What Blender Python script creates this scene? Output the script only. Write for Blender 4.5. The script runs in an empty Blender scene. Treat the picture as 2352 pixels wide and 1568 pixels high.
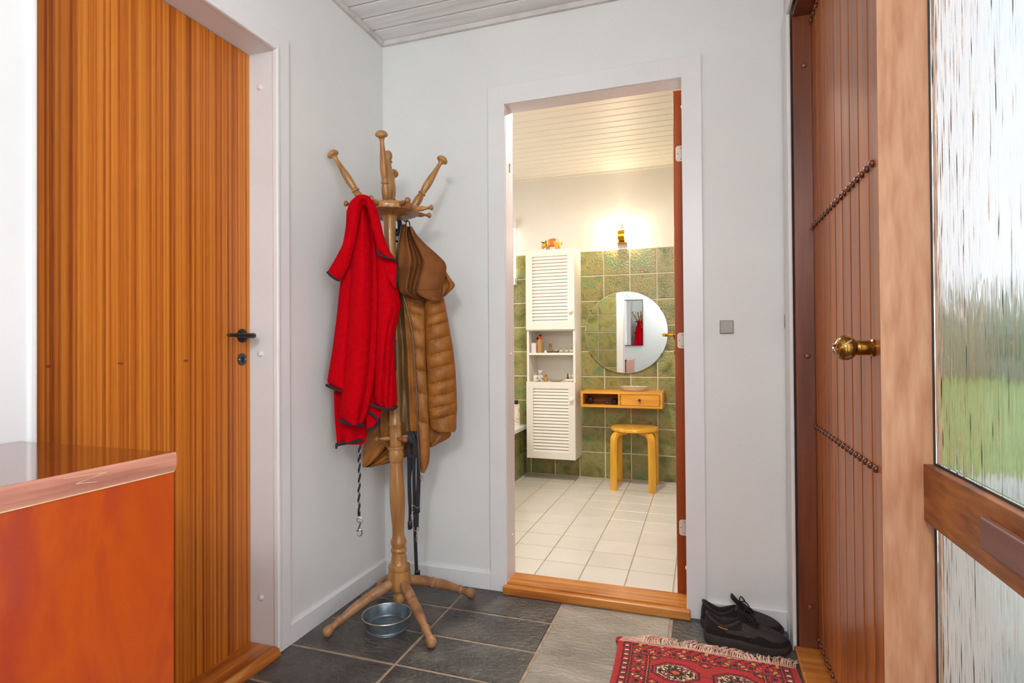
import bpy, bmesh, math, random
from mathutils import Vector, Matrix
import numpy as np
random.seed(7)
rng = np.random.default_rng(7)
SC = bpy.context.scene
COL = SC.collection
pi = math.pi

# ------------------------------------------------------------------ camera
CAM = Vector((1.35957, -2.23254, 1.01910))
CR = Vector((0.947836, 0.318684, -0.006907))
CU = Vector((0.009343, -0.006116, 0.999938))
CF = Vector((-0.318622, 0.947841, 0.008774))
FPX = 1296.673
cam = bpy.data.cameras.new('camera')
camo = bpy.data.objects.new('camera', cam)
COL.objects.link(camo)
m3 = Matrix((CR, CU, -CF)).transposed()
camo.matrix_world = Matrix.Translation(CAM) @ m3.to_4x4()
cam.sensor_width = 36.0
cam.lens = FPX / 2352 * 36.0
cam.clip_start = 0.02
cam.clip_end = 200
SC.camera = camo

# ------------------------------------------------------------------ exposure, world, lights
SC.view_settings.view_transform = 'Standard'
SC.view_settings.look = 'None'
SC.view_settings.gamma = 1.0
SC.view_settings.use_curve_mapping = False
SC.view_settings.exposure = 0.16
SC.cycles.use_denoising = True
SC.cycles.max_bounces = 14
SC.cycles.transparent_max_bounces = 12
SC.cycles.sample_clamp_indirect = 6.0

world = bpy.data.worlds.new('overcast_sky')
SC.world = world
world.use_nodes = True
wn = world.node_tree
bg = wn.nodes['Background']
bg.inputs[0].default_value = (0.86, 0.93, 1.0, 1)
bg.inputs[1].default_value = 1.15


def area_light(name, loc, target, sx, sy, power, col):
    l = bpy.data.lights.new(name, 'AREA')
    l.shape = 'RECTANGLE'
    l.size, l.size_y, l.energy, l.color = sx, sy, power, col
    o = bpy.data.objects.new(name, l)
    COL.objects.link(o)
    o.location = loc
    d = Vector(target) - Vector(loc)
    o.rotation_euler = d.to_track_quat('-Z', 'Y').to_euler()
    return o


# daylight added at unseen windows (beside the sidelight behind the viewer, and at the
# bathroom's left side), and an added bathroom lamp hidden above the door head
area_light('added_hall_daylight', (1.90, -2.11, 1.20), (0.60, -0.70, 1.50), 0.78, 1.85, 20, (0.92, 0.97, 1.0))
area_light('bath_window_daylight', (-0.84, 1.15, 1.45), (1.0, 1.15, 1.1), 1.0, 0.9, 9, (0.97, 0.98, 1.0))
cl_ = area_light('added_bath_lamp_light', (0.74, 0.52, 2.275), (0.74, 0.52, 0.0), 0.14, 0.14, 26, (1.0, 0.95, 0.86))
cl_.data.shape = 'DISK'


# ------------------------------------------------------------------ colour + material helpers
def lin(c):
    o = []
    for v in c[:3]:
        v = v / 255.0
        o.append(v / 12.92 if v <= 0.04045 else ((v + 0.055) / 1.055) ** 2.4)
    return (*o, 1.0)


def mat(name, ramp, scale=(4, 4, 4), detail=3.0, rough=0.5, bump=0.0, bscale=None, bdetail=4.0, metal=0.0, coat=0.0,
        random_shift=False, distort=0.0, spec=0.5, rough_var=0.0, trans=0.0, ior=1.45, sheen=0.0, bdist=0.02, tint_random=0.0):
    """procedural principled material: noise (stretched by scale) through a colour ramp, optional noise bump"""
    m = bpy.data.materials.new(name)
    m.use_nodes = True
    nt = m.node_tree
    N, L = nt.nodes, nt.links
    P = N['Principled BSDF']
    P.inputs['Roughness'].default_value = rough
    P.inputs['Metallic'].default_value = metal
    P.inputs['Coat Weight'].default_value = coat
    P.inputs['Coat Roughness'].default_value = 0.08
    P.inputs['Specular IOR Level'].default_value = spec
    P.inputs['Transmission Weight'].default_value = trans
    P.inputs['IOR'].default_value = ior
    P.inputs['Sheen Weight'].default_value = sheen
    tc = N.new('ShaderNodeTexCoord')
    src = tc.outputs['Object']
    if random_shift:
        oi = N.new('ShaderNodeObjectInfo')
        mul = N.new('ShaderNodeVectorMath'); mul.operation = 'SCALE'
        cmb = N.new('ShaderNodeCombineXYZ')
        for i in range(3):
            L.new(oi.outputs['Random'], cmb.inputs[i])
        L.new(cmb.outputs[0], mul.inputs[0]); mul.inputs['Scale'].default_value = 37.0
        add = N.new('ShaderNodeVectorMath'); add.operation = 'ADD'
        L.new(src, add.inputs[0]); L.new(mul.outputs[0], add.inputs[1])
        src = add.outputs[0]
    if isinstance(ramp, tuple):
        P.inputs['Base Color'].default_value = lin(ramp)
    else:
        mp = N.new('ShaderNodeMapping'); mp.inputs['Scale'].default_value = scale
        L.new(src, mp.inputs[0])
        nz = N.new('ShaderNodeTexNoise'); nz.inputs['Scale'].default_value = 1.0
        nz.inputs['Detail'].default_value = detail
        nz.inputs['Distortion'].default_value = distort
        L.new(mp.outputs[0], nz.inputs['Vector'])
        cr = N.new('ShaderNodeValToRGB')
        while len(cr.color_ramp.elements) < len(ramp):
            cr.color_ramp.elements.new(0.5)
        for e, (p, c) in zip(cr.color_ramp.elements, ramp):
            e.position = p
            e.color = lin(c)
        L.new(nz.outputs['Fac'], cr.inputs[0])
        colout = cr.outputs[0]
        if tint_random:
            oi2 = N.new('ShaderNodeObjectInfo')
            hs = N.new('ShaderNodeHueSaturation')
            mr = N.new('ShaderNodeMapRange')
            mr.inputs[3].default_value = 1 - tint_random; mr.inputs[4].default_value = 1 + tint_random
            L.new(oi2.outputs['Random'], mr.inputs[0]); L.new(mr.outputs[0], hs.inputs['Value'])
            L.new(colout, hs.inputs['Color']); colout = hs.outputs[0]
        L.new(colout, P.inputs['Base Color'])
        if rough_var:
            mr = N.new('ShaderNodeMapRange')
            mr.inputs[3].default_value = rough - rough_var; mr.inputs[4].default_value = rough + rough_var
            L.new(nz.outputs['Fac'], mr.inputs[0]); L.new(mr.outputs[0], P.inputs['Roughness'])
    if bump:
        mp2 = N.new('ShaderNodeMapping'); mp2.inputs['Scale'].default_value = bscale or scale
        L.new(src, mp2.inputs[0])
        n2 = N.new('ShaderNodeTexNoise'); n2.inputs['Scale'].default_value = 1.0; n2.inputs['Detail'].default_value = bdetail
        L.new(mp2.outputs[0], n2.inputs['Vector'])
        b = N.new('ShaderNodeBump'); b.inputs['Strength'].default_value = bump; b.inputs['Distance'].default_value = bdist
        L.new(n2.outputs['Fac'], b.inputs['Height']); L.new(b.outputs[0], P.inputs['Normal'])
    return m


def emit(name, col, strength):
    m = bpy.data.materials.new(name); m.use_nodes = True
    nt = m.node_tree
    P = nt.nodes['Principled BSDF']
    P.inputs['Base Color'].default_value = lin(col)
    P.inputs['Emission Color'].default_value = lin(col)
    P.inputs['Emission Strength'].default_value = strength
    return m


M = {}
M['wall'] = mat('wall_paint', [(0.3, (224, 224, 221)), (0.7, (230, 230, 227))], (2, 2, 2), rough=0.6, bump=0.06, bscale=(90, 90, 90), bdist=0.004)
M['bathwall'] = mat('bath_wall_paint', [(0.3, (228, 221, 209)), (0.7, (232, 226, 214))], (2, 2, 2), rough=0.6, bump=0.05, bscale=(80, 80, 80), bdist=0.004)
M['trim'] = mat('trim_gloss_paint', [(0.3, (226, 225, 225)), (0.7, (233, 232, 231))], (3, 3, 3), rough=0.32, bump=0.03, bscale=(60, 60, 14), bdist=0.004)
M['jamb'] = mat('jamb_paint', [(0.3, (221, 219, 219)), (0.7, (227, 225, 225))], (3, 3, 3), rough=0.4)
M['ceilboard'] = mat('ceiling_board_paint', [(0.3, (214, 212, 208)), (0.5, (234, 233, 231)), (0.75, (240, 239, 237))], (2.2, 26, 10), rough=0.5, random_shift=True, bump=0.08, bscale=(3, 60, 20), bdist=0.004)
M['bathboard'] = mat('bath_ceiling_board_paint', [(0.3, (233, 225, 210)), (0.7, (238, 231, 217))], (2, 20, 10), rough=0.45, random_shift=True)
M['crown'] = mat('crown_paint', [(0.3, (196, 188, 184)), (0.55, (212, 206, 202)), (0.8, (217, 212, 208))], (10, 10, 10), rough=0.5)
M['dark'] = mat('dark_gap', (40, 36, 33), rough=0.9)
M['slab'] = mat('screed', (120, 108, 94), rough=0.9)
M['slate'] = mat('slate_tile', [(0.25, (54, 51, 49)), (0.5, (76, 72, 68)), (0.72, (100, 95, 87)), (0.85, (140, 133, 120))], (7, 9, 9), detail=8, rough=0.30, rough_var=0.08,
                 bump=0.8, bscale=(46, 70, 50), bdetail=10, random_shift=True, tint_random=0.10, bdist=0.010)
M['slatelit'] = mat('lit_slate_tile', [(0.25, (120, 113, 103)), (0.5, (144, 136, 124)), (0.75, (164, 156, 142))], (6, 9, 9), detail=8, rough=0.32, rough_var=0.08,  # light spilling from the bathroom put into a paler slate colour
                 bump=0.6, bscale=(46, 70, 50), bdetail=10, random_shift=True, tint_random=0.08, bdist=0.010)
M['grout'] = mat('floor_grout', [(0.3, (142, 124, 104)), (0.7, (172, 153, 131))], (30, 30, 30), rough=0.9, bump=0.3, bscale=(200, 200, 200), bdist=0.003)
M['bfloor'] = mat('white_floor_tile', [(0.3, (206, 200, 190)), (0.7, (214, 208, 198))], (5, 5, 5), rough=0.3, random_shift=True, tint_random=0.02)
M['bgrout'] = mat('bath_floor_grout', [(0.3, (176, 160, 134)), (0.7, (192, 176, 150))], (20, 20, 20), rough=0.85)
M['wgrout'] = mat('wall_tile_grout', [(0.3, (214, 200, 172)), (0.7, (228, 216, 192))], (20, 20, 20), rough=0.85)


def tile_glaze():
    m = mat('green_glazed_tile', [(0.24, (78, 88, 46)), (0.38, (124, 122, 66)), (0.50, (152, 140, 86)), (0.60, (136, 140, 84)), (0.70, (112, 134, 88)), (0.82, (92, 124, 94))],
            (8, 8, 8), detail=6, rough=0.2, bump=0.4, bscale=(75, 75, 75), bdetail=2, random_shift=True, distort=0.5, tint_random=0.12, bdist=0.006)
    nt = m.node_tree; N, L = nt.nodes, nt.links
    P = N['Principled BSDF']
    src = P.inputs['Base Color'].links[0].from_socket
    vec = [n for n in N if n.type == 'VECT_MATH' and n.operation == 'ADD'][0].outputs[0]
    # dark glaze specks and rusty flecks
    for sc_, lo, hi, col, f in ((62, 0.58, 0.70, (54, 92, 84), 0.6), (84, 0.62, 0.70, (56, 62, 50), 0.6), (26, 0.60, 0.74, (150, 100, 66), 0.5)):
        nz = N.new('ShaderNodeTexNoise'); nz.inputs['Scale'].default_value = sc_; nz.inputs['Detail'].default_value = 4
        off = N.new('ShaderNodeVectorMath'); off.operation = 'ADD'; off.inputs[1].default_value = (sc_, 3, 5)
        L.new(vec, off.inputs[0]); L.new(off.outputs[0], nz.inputs['Vector'])
        mr = N.new('ShaderNodeMapRange'); mr.inputs[1].default_value = lo; mr.inputs[2].default_value = hi; mr.inputs[4].default_value = f
        L.new(nz.outputs['Fac'], mr.inputs[0])
        mx = N.new('ShaderNodeMix'); mx.data_type = 'RGBA'
        L.new(mr.outputs[0], mx.inputs['Factor']); L.new(src, mx.inputs['A']); mx.inputs['B'].default_value = lin(col)
        src = mx.outputs['Result']
    L.new(src, P.inputs['Base Color'])
    return m


M['tile'] = tile_glaze()


def ribbon_wood():
    """sapele veneer with vertical ribbon stripes, a joint line at mid height with small dark knots"""
    m = bpy.data.materials.new('sapele_ribbon_veneer'); m.use_nodes = True
    nt = m.node_tree; N, L = nt.nodes, nt.links
    P = N['Principled BSDF']; P.inputs['Roughness'].default_value = 0.36; P.inputs['Specular IOR Level'].default_value = 0.4
    tc = N.new('ShaderNodeTexCoord')

    def noise(scale, detail, dist=0.0):
        mp = N.new('ShaderNodeMapping'); mp.inputs['Scale'].default_value = scale
        L.new(tc.outputs['Object'], mp.inputs[0])
        n = N.new('ShaderNodeTexNoise'); n.inputs['Scale'].default_value = 1; n.inputs['Detail'].default_value = detail; n.inputs['Distortion'].default_value = dist
        L.new(mp.outputs[0], n.inputs['Vector'])
        return n.outputs['Fac']
    a = noise((1, 30, 0.16), 2.0)
    b = noise((1, 112, 0.22), 2.5)
    c = noise((1, 300, 9), 2)
    mx = N.new('ShaderNodeMath'); mx.operation = 'MULTIPLY_ADD'; L.new(b, mx.inputs[0]); mx.inputs[1].default_value = 0.72
    sc = N.new('ShaderNodeMath'); sc.operation = 'MULTIPLY'; L.new(a, sc.inputs[0]); sc.inputs[1].default_value = 0.46
    L.new(sc.outputs[0], mx.inputs[2])
    m2 = N.new('ShaderNodeMath'); m2.operation = 'MULTIPLY_ADD'; L.new(c, m2.inputs[0]); m2.inputs[1].default_value = 0.14; L.new(mx.outputs[0], m2.inputs[2])
    cr = N.new('ShaderNodeValToRGB')
    pts = [(0.50, (122, 54, 9)), (0.59, (156, 78, 15)), (0.68, (184, 100, 25)), (0.78, (202, 124, 40))]
    while len(cr.color_ramp.elements) < len(pts):
        cr.color_ramp.elements.new(0.5)
    for e, (p, cc) in zip(cr.color_ramp.elements, pts):
        e.position = p; e.color = lin(cc)
    L.new(m2.outputs[0], cr.inputs[0])
    L.new(cr.outputs[0], P.inputs['Base Color'])
    bp = N.new('ShaderNodeBump'); bp.inputs['Strength'].default_value = 0.06; bp.inputs['Distance'].default_value = 0.003
    L.new(b, bp.inputs['Height']); L.new(bp.outputs[0], P.inputs['Normal'])
    return m


M['ribbon'] = ribbon_wood()
M['knot'] = mat('veneer_knot', (128, 62, 18), rough=0.5)
M['oak'] = mat('turned_oak', [(0.3, (128, 84, 42)), (0.5, (160, 112, 60)), (0.72, (184, 138, 82))], (34, 34, 3.5), detail=4, rough=0.34, bump=0.08, bscale=(90, 90, 9), bdist=0.004, coat=0.25)
M['oakdark'] = mat('worn_oak_legs', [(0.3, (124, 86, 54)), (0.5, (154, 110, 72)), (0.75, (178, 134, 94))], (22, 22, 14), detail=4, rough=0.42, bump=0.1, bscale=(70, 70, 40), bdist=0.004)
M['oakpeg'] = mat('peg_wood', [(0.3, (120, 74, 36)), (0.7, (166, 112, 62))], (40, 40, 20), rough=0.4)
M['sill'] = mat('threshold_wood', [(0.3, (150, 84, 32)), (0.5, (184, 112, 44)), (0.7, (204, 138, 62))], (3, 40, 30), detail=4, rough=0.3, coat=0.2)
M['sillL'] = mat('threshold_wood_left', [(0.3, (146, 78, 28)), (0.5, (180, 104, 40)), (0.7, (208, 146, 74))], (30, 3, 30), detail=4, rough=0.32, coat=0.2)
M['maho'] = mat('mahogany_plank', [(0.3, (124, 62, 22)), (0.5, (156, 86, 34)), (0.75, (180, 108, 48))], (26, 26, 1.4), detail=4, rough=0.34, random_shift=True, tint_random=0.10, bump=0.06, bscale=(80, 80, 5), bdist=0.004, spec=0.4, coat=0.14)
M['mahodark'] = mat('mahogany_frame_dark', [(0.3, (84, 40, 20)), (0.5, (110, 56, 30)), (0.75, (136, 74, 40))], (22, 22, 1.6), detail=4, rough=0.38)
M['groove'] = mat('groove_shade_backing', (58, 26, 12), rough=0.6)  # shade of the plank grooves put into a dark backing colour
M['mull'] = mat('mahogany_post_lit', [(0.28, (176, 120, 86)), (0.5, (196, 142, 106)), (0.75, (208, 160, 124))], (60, 60, 9), detail=5, rough=0.4, distort=0.2, bump=0.05, bscale=(60, 60, 10), bdist=0.004)  # light from the glass put into a paler mahogany colour
M['rail'] = mat('mahogany_rail', [(0.3, (96, 48, 16)), (0.5, (142, 78, 26)), (0.72, (172, 104, 40))], (30, 9, 60), detail=6, rough=0.4, distort=0.3, bump=0.1, bscale=(50, 22, 120), bdist=0.004)
M['flap'] = mat('mail_flap_wood', [(0.3, (106, 66, 58)), (0.7, (130, 86, 76))], (30, 4, 30), rough=0.4)
M['stud'] = mat('brown_stud', (92, 46, 28), rough=0.22, coat=0.3)
M['plug'] = mat('brown_plug', (122, 66, 40), rough=0.35)
M['dresserside'] = mat('cherry_veneer', [(0.30, (146, 52, 38)), (0.42, (156, 56, 26)), (0.54, (172, 70, 18)), (0.64, (162, 60, 24)), (0.76, (152, 58, 42))], (3, 9, 2.6), detail=8, rough=0.26, coat=0.3, distort=0.5, bump=0.05, bscale=(3, 160, 5), bdist=0.003)
M['dressertop'] = mat('cherry_top', [(0.3, (88, 36, 12)), (0.7, (112, 50, 18))], (20, 3, 3), detail=3, rough=0.09, coat=0.6, spec=0.6)
M['dresseredge'] = mat('worn_cherry_edge', [(0.3, (158, 100, 84)), (0.55, (190, 130, 108)), (0.75, (200, 144, 122))], (24, 5, 40), detail=5, rough=0.45)
M['bare'] = mat('bare_glue_line', [(0.3, (196, 164, 124)), (0.7, (226, 200, 160))], (30, 30, 30), rough=0.7)
M['iron'] = mat('black_iron', (44, 46, 46), rough=0.34, metal=0.6)
M['iron2'] = mat('worn_iron_plate', (70, 72, 72), rough=0.38, metal=0.4)
M['hole'] = mat('keyhole_dark', (10, 8, 7), rough=0.9)
M['steel'] = mat('steel', (190, 188, 184), rough=0.25, metal=1.0)
M['bronze'] = mat('antique_bronze', [(0.3, (112, 74, 24)), (0.7, (176, 130, 62))], (30, 30, 30), rough=0.2, metal=0.9)
M['silver'] = mat('polished_silver', (214, 200, 176), rough=0.14, metal=1.0)
M['brass'] = mat('brass', (196, 146, 34), rough=0.28, metal=0.85)
M['whitemetal'] = mat('painted_hinge', [(0.4, (206, 190, 172)), (0.6, (216, 202, 186))], rough=0.4)
M['whiteplastic'] = mat('white_plastic', (226, 222, 219), rough=0.35)
M['switch'] = mat('grey_switch', (164, 158, 148), rough=0.45)
M['switchd'] = mat('grey_switch_edge', (146, 141, 133), rough=0.5)
M['bathdoor'] = mat('bath_door_edge', [(0.3, (132, 50, 10)), (0.6, (152, 66, 14)), (0.8, (168, 86, 22))], (30, 30, 1.0), rough=0.5, spec=0.3)
M['red'] = mat('red_fleece', [(0.3, (172, 2, 14)), (0.7, (188, 4, 20))], (60, 60, 60), rough=1.0, bump=0.2, bscale=(500, 500, 500), spec=0.05, bdist=0.001)
M['piping'] = mat('black_piping', (34, 32, 36), rough=0.8)
M['tan'] = mat('tan_puffer', [(0.3, (126, 76, 28)), (0.55, (148, 92, 36)), (0.8, (162, 104, 46))], (20, 20, 20), rough=0.5, bump=0.35, bscale=(60, 60, 40), bdetail=4, bdist=0.007, spec=0.35)
M['tanhood'] = mat('brown_hood', [(0.3, (104, 60, 28)), (0.7, (128, 78, 38))], (14, 14, 14), rough=0.7, bump=0.2, bscale=(34, 34, 34), bdist=0.008, spec=0.2)
M['tanlining'] = mat('coat_lining', [(0.3, (104, 74, 42)), (0.7, (134, 98, 56))], (14, 14, 8), rough=0.4, bump=0.3, bscale=(30, 30, 12), bdist=0.008)
M['zip'] = mat('zip_teeth', (96, 80, 68), rough=0.4, metal=0.35)
M['strap'] = mat('black_webbing', [(0.4, (26, 25, 28)), (0.6, (38, 37, 41))], (300, 300, 300), rough=0.7)
M['navy'] = mat('navy_webbing', (44, 46, 66), rough=0.7)
M['bluebuckle'] = mat('pale_blue_buckle', (168, 196, 220), rough=0.4)
M['shoe'] = mat('black_suede', [(0.3, (17, 15, 16)), (0.7, (27, 24, 25))], (60, 60, 60), rough=0.85, bump=0.2, bscale=(300, 300, 300), bdist=0.002)
M['shoemesh'] = mat('charcoal_mesh', [(0.35, (40, 35, 35)), (0.65, (60, 53, 52))], (260, 260, 260), rough=0.75, bump=0.3, bscale=(400, 400, 400), bdist=0.002)
M['sole'] = mat('rubber_sole', [(0.3, (42, 37, 36)), (0.7, (58, 51, 49))], (40, 40, 40), rough=0.55)
M['lining'] = mat('shoe_lining', (46, 38, 38), rough=0.9)
M['lace'] = mat('black_lace', (22, 20, 21), rough=0.7)
M['insole'] = mat('orange_insole', (216, 132, 34), rough=0.6)
M['bowl'] = mat('galvanised_bowl', [(0.3, (92, 104, 112)), (0.55, (120, 132, 140)), (0.8, (146, 156, 162))], (28, 28, 28), detail=5, rough=0.34, metal=0.55)
M['bowlrim'] = mat('bowl_rim', (196, 186, 170), rough=0.3, metal=0.7)
M['fringe'] = mat('rug_fringe', [(0.3, (214, 160, 134)), (0.7, (240, 210, 194))], (40, 40, 40), rough=0.9)
M['cab'] = mat('cabinet_paint', [(0.3, (230, 223, 211)), (0.7, (236, 230, 219))], (3, 3, 3), rough=0.4)
M['pine'] = mat('oiled_pine', [(0.3, (206, 134, 40)), (0.5, (224, 154, 54)), (0.75, (234, 170, 72))], (5, 30, 40), detail=4, rough=0.35)
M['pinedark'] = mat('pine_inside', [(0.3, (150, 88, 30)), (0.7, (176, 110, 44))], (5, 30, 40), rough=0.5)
M['birch'] = mat('honey_birch', [(0.3, (218, 152, 36)), (0.6, (232, 172, 56)), (0.8, (238, 184, 74))], (20, 20, 4), detail=3, rough=0.26, coat=0.3)
M['blackpl'] = mat('black_plastic', (30, 24, 22), rough=0.35)
M['knobdark'] = mat('dark_knob', (92, 44, 22), rough=0.3)
M['tub'] = mat('tub_enamel', (238, 234, 226), rough=0.15)
M['mirror'] = mat('mirror_silvering', (240, 244, 243), rough=0.0, metal=1.0)
M['mirroredge'] = mat('mirror_edge', (206, 208, 196), rough=0.15, metal=0.6)
M['clip'] = mat('mirror_clip', (104, 62, 34), rough=0.4, metal=0.5)
M['framedark'] = mat('dark_mirror_frame', (40, 36, 34), rough=0.5)
M['glass'] = mat('clear_glass', (246, 238, 226), rough=0.03, trans=1.0, ior=1.45)
M['glassdish'] = mat('pressed_glass', (240, 232, 218), rough=0.12, trans=0.55, bump=0.5, bscale=(90, 90, 90), bdist=0.004)
M['bulb'] = emit('lamp_bulb', (255, 226, 170), 30.0)
M['globe'] = emit('added_globe_glow', (246, 250, 255), 74.0)  # glow of the added lamp that brightens the hall
M['tubelamp'] = emit('tube_lamp_glow', (255, 252, 240), 3.0)
M['amber'] = mat('amber_liquid', (214, 168, 92), rough=0.12, trans=0.5)
M['peach'] = mat('peach_plastic', (232, 170, 124), rough=0.4)
M['redcap'] = mat('red_cap', (214, 44, 40), rough=0.35)
M['paleglass'] = mat('pale_grey_bottle', (178, 176, 158), rough=0.2)
M['bluedish'] = mat('slate_blue_dish', (88, 92, 104), rough=0.35)
M['bear'] = mat('grey_figurine', [(0.3, (190, 178, 168)), (0.7, (208, 197, 188))], (60, 60, 60), rough=0.7)
M['cream'] = mat('cream_ceramic', (226, 214, 190), rough=0.35)
M['brownb'] = mat('brown_bottle', (104, 58, 38), rough=0.3)
M['pinkb'] = mat('dusty_pink_bottle', (192, 158, 142), rough=0.35)
M['label'] = mat('bottle_label', [(0.35, (186, 150, 96)), (0.45, (232, 222, 200)), (0.7, (238, 230, 212)), (0.8, (120, 112, 92))], (70, 70, 70), rough=0.5)
M['whitebox'] = mat('white_carton', (236, 224, 222), rough=0.6)
M['pave'] = mat('pale_paving', [(0.3, (180, 181, 175)), (0.7, (200, 200, 194))], (1.5, 1.5, 1.5), rough=0.9)
M['lawn'] = mat('lawn_green', [(0.3, (118, 142, 78)), (0.55, (142, 168, 92)), (0.8, (164, 186, 118))], (2, 2, 2), detail=6, rough=0.95)
M['hedge'] = mat('hedge_leaves', [(0.3, (166, 172, 160)), (0.6, (190, 195, 182)), (0.8, (206, 210, 198))], (3, 3, 3), detail=7, rough=0.9)
M['ext'] = mat('exterior_brick_paint', (196, 190, 182), rough=0.9)


M['rain'] = mat('rain_textured_glass', (250, 253, 252), rough=0.05, trans=1.0, ior=1.45)


# ------------------------------------------------------------------ geometry helpers
def wloc(o):
    v = Vector((0, 0, 0))
    while o is not None:
        v = v + o.location
        o = o.parent
    return v


def obj(name, bm, material, parent=None, smooth=False, kind=None, loc=None):
    """link a bmesh (built in world coordinates) as one mesh object"""
    me = bpy.data.meshes.new(name)
    off = wloc(parent) if parent is not None else Vector((0, 0, 0))
    if loc is not None:
        off = Vector(loc)
    if off.length > 0:
        bmesh.ops.translate(bm, verts=bm.verts, vec=-off)
    bmesh.ops.recalc_face_normals(bm, faces=bm.faces)
    bm.to_mesh(me); bm.free()
    if smooth:
        for p in me.polygons:
            p.use_smooth = True
        try:
            me.set_sharp_from_angle(angle=math.radians(42))
        except Exception:
            pass
    for mm in (material if isinstance(material, (list, tuple)) else [material]):
        me.materials.append(mm)
    o = bpy.data.objects.new(name, me)
    COL.objects.link(o)
    if parent is not None:
        o.parent = parent
        if loc is not None:
            o.location = Vector(loc) - wloc(parent)
    elif loc is not None:
        o.location = loc
    if kind:
        o['kind'] = kind
    return o


def inst(name, me, loc, parent=None, rot=None):
    o = bpy.data.objects.new(name, me)
    COL.objects.link(o)
    if parent is not None:
        o.parent = parent
        o.location = Vector(loc) - wloc(parent)
    else:
        o.location = loc
    if rot is not None:
        o.rotation_euler = rot
    return o


def tag(o, label, cat, group=None, kind=None):
    o['label'] = label
    o['category'] = cat
    if group:
        o['group'] = group
    if kind:
        o['kind'] = kind
    return o


def thing(name, label, cat, loc, group=None, kind=None):
    o = bpy.data.objects.new(name, None)
    COL.objects.link(o)
    o.location = loc
    o.empty_display_size = 0.1
    return tag(o, label, cat, group, kind)


def B():
    return bmesh.new()


def box(bm, x0, x1, y0, y1, z0, z1, bev=0.0, seg=2, mtx=None):
    r = bmesh.ops.create_cube(bm, size=1.0)
    vs = r['verts']
    bmesh.ops.scale(bm, vec=(x1 - x0, y1 - y0, z1 - z0), verts=vs)
    bmesh.ops.translate(bm, vec=((x0 + x1) / 2, (y0 + y1) / 2, (z0 + z1) / 2), verts=vs)
    if bev > 0:
        es = list({e for v in vs for e in v.link_edges})
        rr = bmesh.ops.bevel(bm, geom=es, offset=bev, segments=seg, profile=0.5, affect='EDGES')
        vs = list({v for f in rr['faces'] for v in f.verts} | {v for v in vs if v.is_valid})
    if mtx is not None:
        bmesh.ops.transform(bm, matrix=mtx, verts=[v for v in vs if v.is_valid])
    return bm


def bx(x0, x1, y0, y1, z0, z1, bev=0.0, seg=2):
    return box(B(), x0, x1, y0, y1, z0, z1, bev, seg)


def boxes(lst, bev=0.0):
    bm = B()
    for b_ in lst:
        box(bm, *b_, bev)
    return bm


def frame_mtx(p, q):
    """matrix whose z axis runs from p to q"""
    d = (Vector(q) - Vector(p)).normalized()
    return Matrix.Translation(Vector(p)) @ d.to_track_quat('Z', 'Y').to_matrix().to_4x4()


def lathe(prof, seg=20, bm=None, mtx=None, cap=True):
    """prof: list of (radius, height); revolved about z"""
    bm = bm or B()
    rings = []
    for r, z in prof:
        ring = []
        for k in range(seg):
            a = 2 * pi * k / seg
            ring.append(bm.verts.new((r * math.cos(a), r * math.sin(a), z)))
        rings.append(ring)
    for i in range(len(rings) - 1):
        for k in range(seg):
            bm.faces.new((rings[i][k], rings[i][(k + 1) % seg], rings[i + 1][(k + 1) % seg], rings[i + 1][k]))
    if cap:
        if prof[0][0] > 1e-5:
            bm.faces.new(list(reversed(rings[0])))
        if prof[-1][0] > 1e-5:
            bm.faces.new(rings[-1])
    if mtx is not None:
        bmesh.ops.transform(bm, matrix=mtx, verts=[v for r in rings for v in r])
    return bm


def smoothprof(pts, n=4):
    """Catmull-Rom through (r, z) points"""
    p = [Vector((a, b)) for a, b in pts]
    out = []
    for i in range(len(p) - 1):
        p0, p1, p2, p3 = p[max(i - 1, 0)], p[i], p[i + 1], p[min(i + 2, len(p) - 1)]
        for k in range(n):
            t = k / n
            v = 0.5 * ((2 * p1) + (p2 - p0) * t + (2 * p0 - 5 * p1 + 4 * p2 - p3) * t * t + (3 * p1 - p0 - 3 * p2 + p3) * t ** 3)
            out.append((max(v.x, 0.0), v.y))
    out.append((pts[-1][0], pts[-1][1]))
    return out


def spline(pts, n=6):
    p = [Vector(a) for a in pts]
    out = []
    for i in range(len(p) - 1):
        p0, p1, p2, p3 = p[max(i - 1, 0)], p[i], p[i + 1], p[min(i + 2, len(p) - 1)]
        for k in range(n):
            t = k / n
            out.append(0.5 * ((2 * p1) + (p2 - p0) * t + (2 * p0 - 5 * p1 + 4 * p2 - p3) * t * t + (3 * p1 - p0 - 3 * p2 + p3) * t ** 3))
    out.append(p[-1])
    return out


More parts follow.
